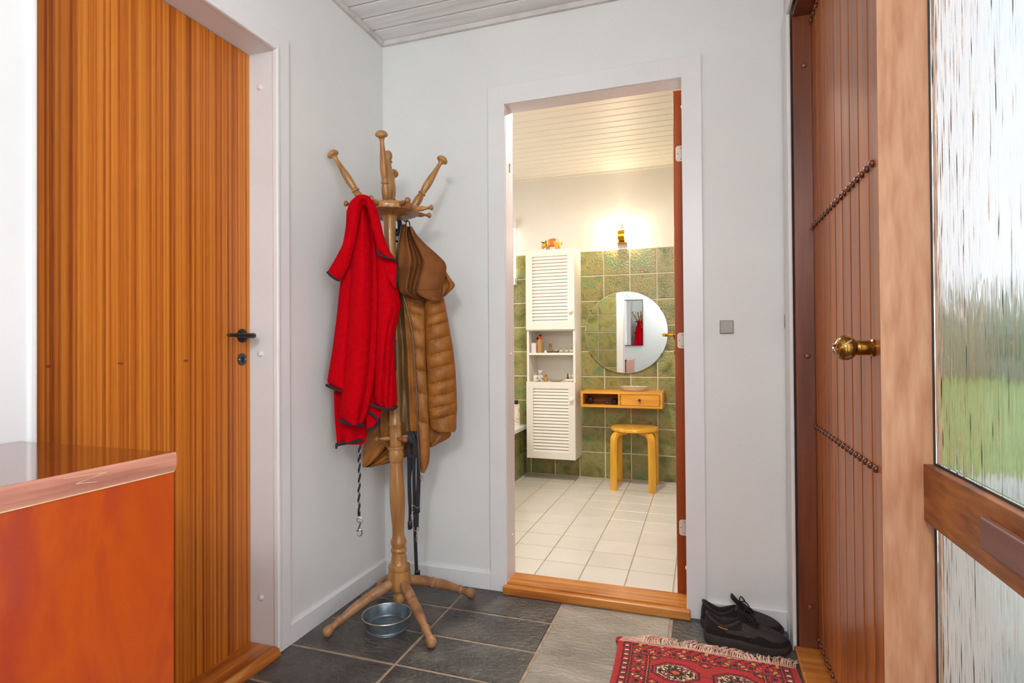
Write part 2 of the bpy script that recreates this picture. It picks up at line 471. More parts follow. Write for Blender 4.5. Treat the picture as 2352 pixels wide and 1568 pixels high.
def tube(pts, rad, seg=8, bm=None, flat=None, up=None, closed=False):
    """sweep a circle (or an ellipse: flat = (half width, half thickness)) along pts; up = the wide axis hint"""
    bm = bm or B()
    pts = [Vector(p) for p in pts]
    n = len(pts)
    rings = []
    prev = None
    for i, p in enumerate(pts):
        if closed:
            t = (pts[(i + 1) % n] - pts[i - 1]).normalized()
        else:
            t = (pts[min(i + 1, n - 1)] - pts[max(i - 1, 0)]).normalized()
        if up is not None:
            a = Vector(up) - t * t.dot(Vector(up))
        elif prev is None:
            a = t.orthogonal()
        else:
            a = prev - t * t.dot(prev)
        if a.length < 1e-6:
            a = t.orthogonal()
        a.normalize()
        prev = a
        b_ = t.cross(a)
        r = rad[i] if isinstance(rad, (list, tuple)) else rad
        ra, rb = (flat if flat else (r, r))
        ring = [bm.verts.new(p + a * (ra * math.cos(2 * pi * k / seg)) + b_ * (rb * math.sin(2 * pi * k / seg))) for k in range(seg)]
        rings.append(ring)
    rng_ = range(n) if closed else range(n - 1)
    for i in rng_:
        r0, r1 = rings[i], rings[(i + 1) % n]
        for k in range(seg):
            bm.faces.new((r0[k], r0[(k + 1) % seg], r1[(k + 1) % seg], r1[k]))
    if not closed:
        bm.faces.new(list(reversed(rings[0])))
        bm.faces.new(rings[-1])
    return bm


def ball(bm, c, r, sx=1, sy=1, sz=1, seg=14, rings=10, mtx=None):
    R = bmesh.ops.create_uvsphere(bm, u_segments=seg, v_segments=rings, radius=r)
    bmesh.ops.scale(bm, vec=(sx, sy, sz), verts=R['verts'])
    if mtx is not None:
        bmesh.ops.transform(bm, matrix=mtx, verts=R['verts'])
    bmesh.ops.translate(bm, vec=c, verts=R['verts'])
    return bm


def prism(poly, axis, a0, a1):
    """extrude a 2D polygon along an axis (0,1,2); poly gives the two other coordinates in order"""
    bm = B()
    def mk(u, v, a):
        c = [u, v]
        c.insert(axis, a)
        return bm.verts.new(c)
    f = [mk(u, v, a0) for u, v in poly]
    g = [mk(u, v, a1) for u, v in poly]
    n = len(poly)
    bm.faces.new(f); bm.faces.new(list(reversed(g)))
    for i in range(n):
        bm.faces.new((f[i], g[i], g[(i + 1) % n], f[(i + 1) % n]))
    return bm


def tile_mesh(name, w, d, h, bev, material, jitter=0.0, seed=0):
    """a w x d x h slab centred on x, y with its top at z = h and a chamfered rim; z up"""
    r = random.Random(seed)
    bm = B()
    def ring(wx, dy, z, j=0.0):
        return [bm.verts.new((sx * wx / 2 + r.uniform(-j, j), sy * dy / 2 + r.uniform(-j, j), z)) for sx, sy in ((-1, -1), (1, -1), (1, 1), (-1, 1))]
    a = ring(w, d, 0); b_ = ring(w, d, h - bev, jitter); c = ring(w - 2 * bev, d - 2 * bev, h, jitter)
    bm.faces.new(list(reversed(a)))
    for p, q in ((a, b_), (b_, c)):
        for k in range(4):
            bm.faces.new((p[k], p[(k + 1) % 4], q[(k + 1) % 4], q[k]))
    bm.faces.new(c)
    me = bpy.data.meshes.new(name)
    bm.to_mesh(me); bm.free()
    me.materials.append(material)
    return me


def structure(name, bm, m, label, cat, parent=None, smooth=False):
    o = obj(name, bm, m, parent, smooth)
    if parent is None:
        tag(o, label, cat, kind='structure')
    return o


# ------------------------------------------------------------------ room shell
HC = 2.40      # hall ceiling
REAR = -3.40
WR = 1.65      # right wall face
YB = 2.05      # far bathroom wall face
BF = 0.02      # bathroom floor level
BC = 2.34      # bathroom ceiling

# slate floor of the hall: screed/grout bed with each slate tile a piece
floor = structure('floor', bx(-0.12, WR + 0.16, REAR, 0.0, -0.12, -0.003), M['grout'], 'dark slate tile floor with sandy grout in the hall', 'floor')
TW, TD = 0.415, 0.2065
tms = [tile_mesh('slate_tile', TW - 0.011, TD - 0.011, 0.012, 0.002, M['slate'], 0.0012, s) for s in range(6)]
tmp_ = [tile_mesh('slate_tile_lit', TW - 0.011, TD - 0.011, 0.012, 0.002, M['slatelit'], 0.0012, s) for s in range(6)]
for i in range(5):
    for j in range(17):
        w = TW
        x = -0.002 + TW * (i + 0.5)
        if x - TW / 2 > WR:
            continue
        y = -0.004 - TD * (j + 0.5)
        if i == 3 or i == 4:
            x0, x1 = -0.002 + TW * i + 0.0055, min(-0.002 + TW * (i + 1) - 0.0055, WR - 0.004)
            if x1 - x0 < 0.05:
                continue
            if x1 < -0.002 + TW * (i + 1) - 0.006:
                me = tile_mesh('slate_tile', x1 - x0, TD - 0.011, 0.012, 0.002, M['slate'], 0.0012, j)
                inst('tile', me, ((x0 + x1) / 2, y, -0.012), floor)
                continue
        inst('tile', (tmp_ if i == 2 and j in (0, 1, 2, 4, 5) else tms)[(i * 5 + j * 3) % 6], (x, y, -0.012 + random.uniform(-0.0006, 0.0006)), floor)  # tiles before the doorway carry the light spill in their colour

# left wall with its doorway
DL0, DL1, DLZ = -1.425, -0.69, 2.03
wl = structure('wall_left', boxes([(-0.13, 0, REAR, DL0, 0, HC), (-0.13, 0, DL1, 0.09, 0, HC), (-0.13, 0, DL0, DL1, DLZ, HC)]), M['wall'], 'white left hall wall around the striped wooden door', 'wall')
# back wall with the bathroom doorway
DX0, DX1, DZ = 0.583, 1.300, 2.037
wb = structure('wall_back', boxes([(0, DX0, 0, 0.09, 0, HC), (DX1, 1.80, 0, 0.09, 0, HC), (DX0, DX1, 0, 0.09, DZ, HC)]), M['wall'], 'white back hall wall around the open bathroom doorway', 'wall')
# right wall: strip beside the front door, part above, part beyond the sidelight
SY0, SY1 = -0.889, -1.62
wr = structure('wall_right', boxes([(WR, WR + 0.15, -0.10, 0.0, 0, HC), (WR, WR + 0.15, SY1 - 0.06, -0.10, 2.16, HC), (WR, WR + 0.15, REAR, -2.55, 0, HC), (WR, WR + 0.15, -2.55, SY1 - 0.06, 0, 0.22)]), M['wall'], 'white right hall wall above the planked front door', 'wall')
structure('wall_rear', bx(-0.13, 1.80, REAR - 0.12, REAR, 0, HC), M['wall'], 'white rear hall wall behind the viewer', 'wall')

# hall ceiling: white boards running along the back wall
ceil = structure('ceiling', bx(-0.13, 1.80, REAR - 0.12, 0.09, HC + 0.012, HC + 0.1), M['dark'], 'white painted board ceiling of the hall', 'ceiling')
bp_ = 0.0905
for k in range(37):
    y1 = -0.006 - bp_ * k
    bm = B()
    prof = [(y1 - bp_ + 0.0045, HC + 0.004), (y1 - bp_ + 0.009, HC), (y1 - 0.006, HC), (y1 - 0.0015, HC + 0.004), (y1 - 0.0015, HC + 0.012), (y1 - bp_ + 0.0045, HC + 0.012)]
    bm = prism(prof, 0, 0.0, WR + 0.14)
    obj('ceiling_board', bm, M['ceilboard'], ceil)
# crown strips
structure('trim_1', bx(0, WR, -0.016, 0, HC - 0.022, HC, 0.003), M['crown'], 'thin ceiling strip along the back wall of the hall', 'trim')
structure('trim_2', bx(0, 0.016, REAR, -0.016, HC - 0.022, HC, 0.003), M['crown'], 'thin ceiling strip along the left wall of the hall', 'trim')

# baseboards
BH = 0.072
def baseboard(name, prof_axis, p, a0, a1, label):
    return structure(name, prism(p, prof_axis, a0, a1), M['trim'], label, 'baseboard')
bpy_ = [(0.0, 0.0), (-0.013, 0.0), (-0.013, BH - 0.006), (-0.009, BH), (0.0, BH)]
baseboard('baseboard_back', 0, bpy_, 0.0, 0.512, 'white baseboard of the back wall behind the coat stand')
baseboard('baseboard_back_right', 0, bpy_, 1.367, WR, 'white baseboard of the back wall behind the black shoes')
bpx = [(0.0, 0.0), (0.013, 0.0), (0.013, BH - 0.006), (0.009, BH), (0.0, BH)]
def prism_y(p, y0, y1):
    bm = B()
    n = len(p)
    f = [bm.verts.new((u, y0, v)) for u, v in p]; g = [bm.verts.new((u, y1, v)) for u, v in p]
    bm.faces.new(f); bm.faces.new(list(reversed(g)))
    for i in range(n):
        bm.faces.new((f[i], g[i], g[(i + 1) % n], f[(i + 1) % n]))
    return bm
structure('baseboard_left', prism_y(bpx, -0.013, -0.631), M['trim'], 'white baseboard of the left wall by the dog bowl', 'baseboard')
structure('baseboard_right', prism_y([(WR - u, v) for u, v in bpx], -0.013, -0.072), M['trim'], 'short white baseboard in the right corner by the shoes', 'baseboard')

# casing round the bathroom doorway, hall side and bathroom side
def casing_y(y0, y1, xo0, xo1, zo, xi0, xi1, zi, name, label, mm):
    bm = prism([(xo0, 0), (xi0, 0), (xi0, zi), (xi1, zi), (xi1, 0), (xo1, 0), (xo1, zo), (xo0, zo)], 1, y0, y1)
    bmesh.ops.bevel(bm, geom=[e for e in bm.edges if abs(e.verts[0].co.y - e.verts[1].co.y) < 1e-5], offset=0.0022, segments=2, profile=0.5, affect='EDGES')
    return structure(name, bm, mm, label, 'trim')
casing_y(-0.016, 0.0, 0.512, 1.367, 2.109, 0.585, 1.297, 2.033, 'trim_3', 'white casing around the bathroom doorway', M['trim'])
casing_y(0.09, 0.106, 0.512, 1.31, 2.105, 0.582, 1.302, 2.06, 'trim_4', 'white casing of the doorway on its bathroom side', M['trim'])
# jamb lining of the bathroom doorway
jb = structure('trim_5', boxes([(DX0 - 0.001, DX0 + 0.003, 0.0, 0.09, 0.03, DZ), (DX1 - 0.003, DX1 + 0.001, 0.0, 0.09, 0.03, DZ), (DX0, DX1, 0.0, 0.09, DZ - 0.004, DZ)]), M['jamb'], 'white lining inside the bathroom doorway', 'trim')
for z in (1.80, 0.985, 0.215):
    ball(bm := B(), (DX0 + 0.004, 0.055, z), 0.007, 0.5, 1, 1, 10, 8)
    obj('cover_cap', bm, M['whiteplastic'], jb, True)
obj('latch_plate', bx(DX0 + 0.002, DX0 + 0.004, 0.045, 0.06, 1.765, 1.795), M['steel'], jb)
for z in (0.165, 1.94):
    ball(bm := B(), (DX1 - 0.004, 0.04, z), 0.008, 0.6, 1, 1, 10, 8)
    obj('cover_cap', bm, M['whiteplastic'], jb, True)

# threshold of the bathroom doorway (two steps)
th = thing('threshold', 'honey coloured wooden threshold step under the bathroom doorway', 'threshold', (0.94, 0.02, 0), kind='structure')
obj('tread', prism_y([(0.582, 0), (0.582, 0.04), (1.301, 0.04), (1.301, 0)], -0.014, 0.10), M['sill'], th)
obj('nosing', bx(0.574, 1.311, -0.040, -0.012, 0.0, 0.034, 0.004), M['sill'], th)

# left door: casing, lining, leaf
cl = prism([(-0.631, 0), (-0.690, 0), (-0.690, 2.030), (-1.426, 2.030), (-1.426, 0), (-1.484, 0), (-1.484, 2.087), (-0.631, 2.087)], 0, 0.0, 0.014)
bmesh.ops.bevel(cl, geom=[e for e in cl.edges if abs(e.verts[0].co.x - e.verts[1].co.x) < 1e-5], offset=0.0022, segments=2, profile=0.5, affect='EDGES')
structure('trim_6', cl, M['trim'], 'white casing around the striped wooden door', 'trim')
cb = B()
box(cb, -0.002, 0.020, -0.697, -0.682, 0.02, 2.036, 0.005, 3)
box(cb, -0.002, 0.020, -1.432, -1.414, 0.02, 2.036, 0.006, 3)
box(cb, -0.002, 0.0195, -1.43, -0.69, 2.020, 2.0355, 0.006, 3)
structure('trim_7', cb, M['trim'], 'rounded white bead inside the left door casing', 'trim')
jl = structure('trim_8', boxes([(-0.13, 0.0, -0.6925, -0.684, 0.02, 2.03), (-0.13, 0.0, -1.43, -1.418, 0.02, 2.03), (-0.13, 0.0, -1.43, -0.69, 2.022, 2.034)]), M['jamb'], 'white lining inside the left doorway', 'trim')
for z in (1.905, 1.0, 0.18):
    lathe([(0.0095, 0), (0.0095, 0.003), (0.007, 0.007), (0.0, 0.009)], 14, bm := B(), frame_mtx((-0.055, -0.6925, z), (-0.055, -0.75, z)))
    obj('cover_cap', bm, M['whiteplastic'], jl, True)
d1 = thing('door_1', 'closed orange brown door with vertical ribbon stripes in the left wall', 'door', (-0.1, -1.06, 0.02), kind='structure')
obj('door_leaf', bx(-0.14, -0.1, -1.417, -0.6945, 0.024, 2.021, 0.001), M['ribbon'], d1)
for yk in (-1.318, -1.145, -0.945):
    ball(bm := B(), (-0.1, yk, 0.982 + random.uniform(-0.003, 0.003)), 0.007, 0.12, 1.3, 0.5, 10, 8)
    obj('knot', bm, M['knot'], d1, True)
hd = obj('lever_handle', tube(spline([(-0.092, -0.728, 1.061), (-0.060, -0.728, 1.061), (-0.047, -0.735, 1.061), (-0.043, -0.760, 1.061), (-0.045, -0.80, 1.061), (-0.055, -0.835, 1.061)], 6),
                          [0.0082] * 8 + [0.0088] * 6 + [0.0082] * 6 + [0.0070] * 6 + [0.0060, 0.0058, 0.0056, 0.0050, 0.0030], 14), M['iron'], d1, True)
obj('rose', lathe(smoothprof([(0.023, 0), (0.023, 0.003), (0.018, 0.006), (0.011, 0.009), (0.0095, 0.02)], 3), 24, None, frame_mtx((-0.1, -0.728, 1.061), (0, -0.728, 1.061))), M['iron'], hd, True)
kp = obj('keyhole_plate', lathe([(0.0205, 0), (0.0205, 0.002), (0.0185, 0.0035), (0.0, 0.0038)], 26, None, frame_mtx((-0.1, -0.729, 0.982), (0, -0.729, 0.982))), M['iron2'], d1, True)
kb = B()
box(kb, -0.0966, -0.0955, -0.7322, -0.7268, 0.970, 0.985)
lathe([(0.0046, 0), (0.0046, 0.0012)], 14, kb, frame_mtx((-0.0966, -0.7295, 0.987), (0, -0.7295, 0.987)))
obj('keyhole', kb, M['hole'], kp)
for dy in (-0.0135, 0.0135):
    obj('screw', lathe([(0.0022, 0), (0.0015, 0.001), (0, 0.0012)], 10, None, frame_mtx((-0.0963, -0.729 + dy, 0.982), (0, -0.729 + dy, 0.982))), M['steel'], kp, True)
tl = thing('threshold', 'worn brown wooden threshold under the left striped door', 'threshold', (-0.05, -1.05, 0), kind='structure')
obj('tread', bx(-0.135, 0.004, -1.42, -0.695, -0.01, 0.026, 0.002), M['sillL'], tl)
obj('nosing', prism_y([(0.003, -0.003), (0.026, -0.003), (0.026, 0.006), (0.016, 0.024), (0.008, 0.029), (0.003, 0.028)], -1.42, -0.694), M['sillL'], tl)

# ------------------------------------------------------------------ front door (right), its frame and sidelight
YJ = -0.15       # jamb face towards the viewer
XD = 1.712       # face of the planks
structure('trim_9', boxes([(WR - 0.012, WR, YJ + 0.004, -0.052, 0, 2.155)], 0.003), M['trim'], 'white casing strip beside the front door frame', 'trim')
structure('trim_10', boxes([(WR - 0.012, WR, -1.68, YJ + 0.003, 2.128, 2.195)], 0.003), M['trim'], 'white casing above the front door frame', 'trim')
fr = thing('trim_11', 'dark mahogany frame of the front door', 'door frame', (1.69, YJ, 0), kind='structure')
obj('jamb', bx(1.656, 1.80, YJ, YJ + 0.05, 0.0, 2.128, 0.002), M['mahodark'], fr)
obj('door_stop', bx(1.712, 1.80, YJ - 0.012, YJ, 0.02, 2.118, 0.002), M['mahodark'], fr)
obj('head', bx(1.656, 1.80, SY1, YJ, 2.113, 2.155, 0.002), M['mahodark'], fr)
for z in (1.946, 0.981, 0.154):
    obj('plug', lathe([(0.0095, 0), (0.0095, 0.002), (0.007, 0.006), (0.0, 0.008)], 14, None, frame_mtx((1.690, YJ, z), (1.690, YJ - 1, z))), M['plug'], fr, True)
obj('sill', bx(1.640, 1.80, SY1, YJ, -0.003, 0.022, 0.005), M['sill'], fr)
d3 = thing('door_3', 'mahogany front door of vertical grooved planks with rows of studs', 'door', (1.74, -0.50, 0.022), kind='structure')
ys = [-0.163, -0.236, -0.313, -0.396, -0.475, -0.556, -0.640, -0.722, -0.806, -0.8875]
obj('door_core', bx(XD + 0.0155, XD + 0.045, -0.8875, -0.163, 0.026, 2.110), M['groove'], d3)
for a, b_ in zip(ys[:-1], ys[1:]):
    y1, y0 = a - 0.0035, b_ + 0.0035
    p = [(XD + 0.016, y1), (XD + 0.002, y1), (XD, y1 - 0.002), (XD, y0 + 0.002), (XD + 0.002, y0), (XD + 0.016, y0)]
    obj('plank', prism(p, 2, 0.026, 2.110), M['maho'], d3)
sm = bpy.data.meshes.new('stud')
sb = lathe(smoothprof([(0.0078, 0), (0.0085, 0.003), (0.0068, 0.0068), (0.003, 0.009), (0.0, 0.0095)], 2), 12, None, frame_mtx((0, 0, 0), (-1, 0, 0)))
bmesh.ops.recalc_face_normals(sb, faces=sb.faces)
sb.to_mesh(sm); sb.free()
for p in sm.polygons:
    p.use_smooth = True
sm.materials.append(M['stud'])
for z in (2.080, 1.406, 0.752, 0.062):
    for k in range(17):
        inst('stud', sm, (XD, -0.178 - k * 0.0413, z), d3)
kn = obj('door_knob', lathe(smoothprof([(0.016, 0.0), (0.0165, 0.028), (0.016, 0.034), (0.024, 0.042), (0.027, 0.055), (0.024, 0.066), (0.012, 0.074), (0.0, 0.076)], 4), 24, None, frame_mtx((XD, -0.826, 1.011), (XD - 1, -0.826, 1.011))), M['bronze'], d3, True)
bm = B()
for k in range(5):
    a = 2 * pi * k / 5
    c = Vector((XD, -0.826, 1.011))
    pts = []
    for t in range(9):
        s = t / 8
        aa = a + s * 1.3
        rr = 0.0262 * math.cos(s * 1.35)
        pts.append(c + Vector((-0.046 - 0.031 * math.sin(s * 1.5), rr * math.cos(aa), rr * math.sin(aa))))
    tube(pts, [0.0035 - 0.0015 * t / 8 for t in range(9)], 6, bm)
obj('leaf_scroll', bm, M['silver'], kn, True)
obj('rose', lathe([(0.0195, 0), (0.0195, 0.004), (0.0165, 0.007)], 24, None, frame_mtx((XD, -0.826, 1.011), (XD - 1, -0.826, 1.011))), M['bronze'], kn, True)

w1 = thing('window_1', 'tall sidelight of rain textured glass beside the front door, with a mail slot rail', 'window', (1.79, -1.4, 0), kind='structure')
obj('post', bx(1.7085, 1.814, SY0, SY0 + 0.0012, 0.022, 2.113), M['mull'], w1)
obj('post', bx(1.7600, 1.814, SY0 + 0.0013, SY0 + 0.045, 0.022, 2.113), M['mahodark'], w1)
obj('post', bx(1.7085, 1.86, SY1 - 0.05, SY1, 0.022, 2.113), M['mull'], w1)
obj('rail', bx(1.780, 1.814, SY1 + 0.0002, SY0 - 0.0002, 0.664, 0.777, 0.0015), M['rail'], w1)
obj('bottom_rail', bx(1.780, 1.814, SY1 + 0.0002, SY0 - 0.0002, 0.022, 0.12, 0.002), M['rail'], w1)
obj('glazing_bead', boxes([(1.7975, 1.8005, SY0 - 0.004, SY0 - 0.0003, 0.1201, 0.6638), (1.7975, 1.8005, SY0 - 0.004, SY0 - 0.0003, 0.7772, 2.1128), (1.7975, 1.8005, SY1 + 0.0003, SY0 - 0.004, 0.7772, 0.7802)]), M['framedark'], w1)


def gauss1(a, sig, axis):
    r = int(3 * sig) + 1
    k = np.exp(-0.5 * (np.arange(-r, r + 1) / sig) ** 2); k /= k.sum()
    return np.apply_along_axis(lambda v: np.convolve(np.pad(v, r, mode='wrap'), k, 'valid'), axis, a)


def textured_pane(y0, y1, z0, z1, seed):
    """a pane whose room face is pressed into fine vertical rain streaks, the outer face flat"""
    g = np.random.default_rng(seed)
    dy, dz = 0.0013, 0.0075
    ny, nz = int((y1 - y0) / dy) + 1, int((z1 - z0) / dz) + 1
    h = np.zeros((nz, ny))
    for sy, sz, amp in ((1.7, 3.6, 0.000115), (2.6, 1.7, 0.00012), (1.4, 9.0, 0.00007)):
        n = gauss1(gauss1(g.standard_normal((nz, ny)), sy, 1), sz, 0)
        h += amp * n / n.std()
    ys, zs = np.linspace(y0, y1, ny), np.linspace(z0, z1, nz)
    Y, Z = np.meshgrid(ys, zs)
    front = np.stack([1.8015 - h, Y, Z], -1).reshape(-1, 3)
    back = np.array([(1.8065, y0, z0), (1.8065, y1, z0), (1.8065, y1, z1), (1.8065, y0, z1)])
    idx = np.arange(nz * ny).reshape(nz, ny)
    q = np.stack([idx[:-1, :-1], idx[1:, :-1], idx[1:, 1:], idx[:-1, 1:]], -1).reshape(-1, 4).tolist()
    n0 = nz * ny
    q.append([n0 + 0, n0 + 1, n0 + 2, n0 + 3])
    q.append([n0 + 1, n0 + 0] + idx[0, :].tolist())
    q.append([n0 + 3, n0 + 2] + idx[-1, ::-1].tolist())
    q.append([n0 + 0, n0 + 3] + idx[::-1, 0].tolist())
    q.append([n0 + 2, n0 + 1] + idx[:, -1].tolist())
    me = bpy.data.meshes.new('glass_pane')
    off = wloc(w1)
    me.from_pydata((np.concatenate([front, back]) - np.array(off)).tolist(), [], q)
    sm_ = np.ones(len(me.polygons), dtype=bool); sm_[-5:] = False
    me.polygons.foreach_set('use_smooth', sm_)
    bm2 = bmesh.new(); bm2.from_mesh(me); bmesh.ops.recalc_face_normals(bm2, faces=bm2.faces); bm2.to_mesh(me); bm2.free()
    me.materials.append(M['rain'])
    o = bpy.data.objects.new('glass_pane', me); COL.objects.link(o); o.parent = w1
    return o


textured_pane(SY1 + 0.0005, SY0 - 0.0005, 0.7775, 2.1125, 5)
textured_pane(SY1 + 0.0005, SY0 - 0.0005, 0.1205, 0.6635, 8)
mf = obj('mail_flap', bx(1.767, 1.779, -1.47, -1.164, 0.699, 0.750, 0.004, 3), M['flap'], w1)
obj('hinge_pin', tube([(1.774, -1.164, 0.727), (1.774, -1.156, 0.727)], 0.003, 8), M['mahodark'], mf, True)

# small switch on the right wall corner and the grey switch on the back wall
sw = thing('light_switch', 'square grey light switch on the white wall right of the bathroom doorway', 'switch', (1.447, 0, 1.085))
obj('plate', bx(1.423, 1.471, -0.009, 0.0, 1.061, 1.110, 0.002), M['switchd'], sw)
obj('rocker', bx(1.4255, 1.4685, -0.0125, -0.0088, 1.0635, 1.1075, 0.0015), M['switch'], sw)
sw2 = thing('light_switch', 'narrow grey switch on the right wall, seen edge on in the corner', 'switch', (WR, -0.02, 1.10))
obj('plate', bx(WR - 0.008, WR, -0.046, -0.010, 1.078, 1.128, 0.002), M['switchd'], sw2)
obj('rocker', bx(WR - 0.011, WR - 0.0078, -0.044, -0.012, 1.080, 1.126, 0.001), M['switch'], sw2)

# globe lamp and window added behind the viewer to brighten the hall
hcl = thing('added_ceiling_lamp', 'white globe lamp added to brighten the hall, hanging unseen behind the viewer', 'lamp', (1.32, -3.18, HC))
bm = B(); ball(bm, (1.32, -3.18, 2.02), 0.14, 1, 1, 1, 24, 16)
obj('globe', bm, M['globe'], hcl, True)
obj('cord', tube([(1.32, -3.18, 2.16), (1.32, -3.18, 2.38)], 0.004, 8), M['whiteplastic'], hcl)
obj('canopy', lathe([(0.05, HC - 0.03), (0.05, HC - 0.001)], 20, None, Matrix.Translation((1.32, -3.18, 0))), M['whiteplastic'], hcl)
w2 = thing('added_window_2', 'white framed full height hall window added for light, without panes, unseen behind the viewer', 'window', (WR + 0.1, -2.11, 0.22), kind='structure')
obj('window_frame', boxes([(WR + 0.06, WR + 0.12, -2.55, -2.50, 0.22, 2.16), (WR + 0.06, WR + 0.12, -1.73, -1.68, 0.22, 2.16), (WR + 0.06, WR + 0.12, -2.50, -1.73, 0.22, 0.27), (WR + 0.06, WR + 0.12, -2.50, -1.73, 2.11, 2.16)]), M['trim'], w2)

# ------------------------------------------------------------------ bathroom shell
BXL, BXR = -0.70, 1.66
bfl = structure('floor_bath', bx(BXL - 0.1, BXR + 0.1, 0.09, YB + 0.1, -0.10, BF - 0.004), M['bgrout'], 'white square tile floor of the bathroom', 'floor')
fp, fr_ = 0.195, 0.1805
ft = tile_mesh('floor_tile', fp - 0.005, fr_ - 0.005, 0.010, 0.0012, M['bfloor'])
for i in range(-7, 6):
    for j in range(-1, 10):
        x0, x1 = 0.655 + fp * i, 0.655 + fp * (i + 1)
        y0, y1 = 0.323 + fr_ * (j - 0), 0.323 + fr_ * (j + 1)
        y0c, y1c, x0c, x1c = max(y0, 0.10), min(y1, YB - 0.006), max(x0, BXL), min(x1, BXR)
        if x1c - x0c < 0.03 or y1c - y0c < 0.03:
            continue
        if (x0c, x1c, y0c, y1c) == (x0, x1, y0, y1):
            me = ft
        else:
            me = tile_mesh('floor_tile', x1c - x0c - 0.005, y1c - y0c - 0.005, 0.010, 0.0012, M['bfloor'])
        inst('tile', me, ((x0c + x1c) / 2, (y0c + y1c) / 2, BF - 0.010), bfl)
wf = structure('wall_far', bx(BXL - 0.1, BXR + 0.1, YB, YB + 0.12, 0, BC + 0.1), M['bathwall'], 'cream far wall of the bathroom, lower part in mottled green tiles', 'wall')
obj('grout_bed', bx(BXL, BXR, YB - 0.005, YB, BF - 0.004, 1.742), M['wgrout'], wf)
wp, wz = 0.195, 0.1915
wt = tile_mesh('wall_tile', wp - 0.009, wz - 0.009, 0.010, 0.002, M['tile'])
for i in range(-7, 6):
    for j in range(9):
        x0, x1 = max(0.660 + wp * i, BXL), min(0.660 + wp * (i + 1), BXR)
        if x1 - x0 < 0.03:
            continue
        me = wt if abs((x1 - x0) - wp) < 1e-6 else tile_mesh('wall_tile', x1 - x0 - 0.009, wz - 0.009, 0.010, 0.002, M['tile'])
        inst('tile', me, ((x0 + x1) / 2, YB, BF + wz * (j + 0.5)), wf, (pi / 2, 0, 0))
wbl = structure('wall_bath_left', boxes([(BXL - 0.1, BXL, 0.09, 0.60, 0, BC + 0.1), (BXL - 0.1, BXL, 1.70, YB, 0, BC + 0.1), (BXL - 0.1, BXL, 0.60, 1.70, 0, 0.95), (BXL - 0.1, BXL, 0.60, 1.70, 1.95, BC + 0.1)]), M['bathwall'], 'cream left wall of the bathroom with its window', 'wall')
structure('wall_bath_right', bx(BXR, BXR + 0.1, 0.09, YB, 0, BC + 0.1), M['bathwall'], 'cream right wall of the bathroom', 'wall')
wn2 = structure('wall_bath_near', boxes([(BXL - 0.1, DX0 - 0.002, 0.09, 0.094, 0, BC + 0.1), (DX1 + 0.01, BXR, 0.09, 0.094, 0, BC + 0.1), (DX0 - 0.002, DX1 + 0.01, 0.09, 0.094, 2.06, BC + 0.1), (BXL - 0.1, -0.13, -0.02, 0.09, 0, BC + 0.1)]), M['bathwall'], 'near wall of the bathroom seen only in the round mirror', 'wall')
for i in range(-7, 0):
    for j in range(9):
        x0, x1 = max(0.510 + wp * i, BXL), 0.510 + wp * (i + 1)
        if x1 - x0 < 0.03:
            continue
        me = wt if abs((x1 - x0) - wp) < 1e-6 else tile_mesh('wall_tile', x1 - x0 - 0.009, wz - 0.009, 0.010, 0.002, M['tile'])
        inst('tile', me, ((x0 + x1) / 2, 0.094, BF + wz * (j + 0.5)), wn2, (-pi / 2, 0, 0))
cbth = structure('ceiling_bath', bx(BXL - 0.1, BXR + 0.1, 0.09, YB + 0.12, BC + 0.012, BC + 0.10), M['bathboard'], 'cream board ceiling of the bathroom', 'ceiling')
k = 0
y1 = YB - 0.006
while y1 > 0.12:
    y0 = max(y1 - 0.0855, 0.094)
    p = [(y0 + 0.004, BC + 0.004), (y0 + 0.0075, BC), (y1 - 0.005, BC), (y1 - 0.0015, BC + 0.004), (y1 - 0.0015, BC + 0.012), (y0 + 0.004, BC + 0.012)]
    obj('ceiling_board', prism(p, 0, BXL, BXR), M['bathboard'], cbth)
    y1 -= 0.0855
structure('trim_12', bx(BXL, BXR, YB - 0.012, YB, BC - 0.014, BC, 0.002), M['bathboard'], 'thin ceiling strip along the far bathroom wall', 'trim')
bcl = thing('added_ceiling_lamp', 'round white ceiling lamp added to light the bathroom and hall slate, unseen above the door head', 'lamp', (0.74, 0.52, BC))  # added lamp, unseen, throws the light spill onto the hall slate
obj('housing', lathe([(0.10, BC - 0.0005), (0.10, BC - 0.05), (0.093, BC - 0.058), (0.088, BC - 0.058), (0.088, BC - 0.02), (0, BC - 0.02)], 32, None, Matrix.Translation((0.74, 0.52, 0)), cap=False), M['whiteplastic'], bcl, True)
w3 = thing('window_3', 'white framed side window of the bathroom, unseen, left without panes to let in more light', 'window', (BXL - 0.05, 1.15, 0.95), kind='structure')  # unseen side window, panes left out so more daylight enters
obj('window_frame', boxes([(BXL - 0.08, BXL - 0.02, 0.60, 0.65, 0.95, 1.95), (BXL - 0.08, BXL - 0.02, 1.65, 1.70, 0.95, 1.95), (BXL - 0.08, BXL - 0.02, 0.65, 1.65, 0.95, 1.0), (BXL - 0.08, BXL - 0.02, 0.65, 1.65, 1.90, 1.95)]), M['trim'], w3)

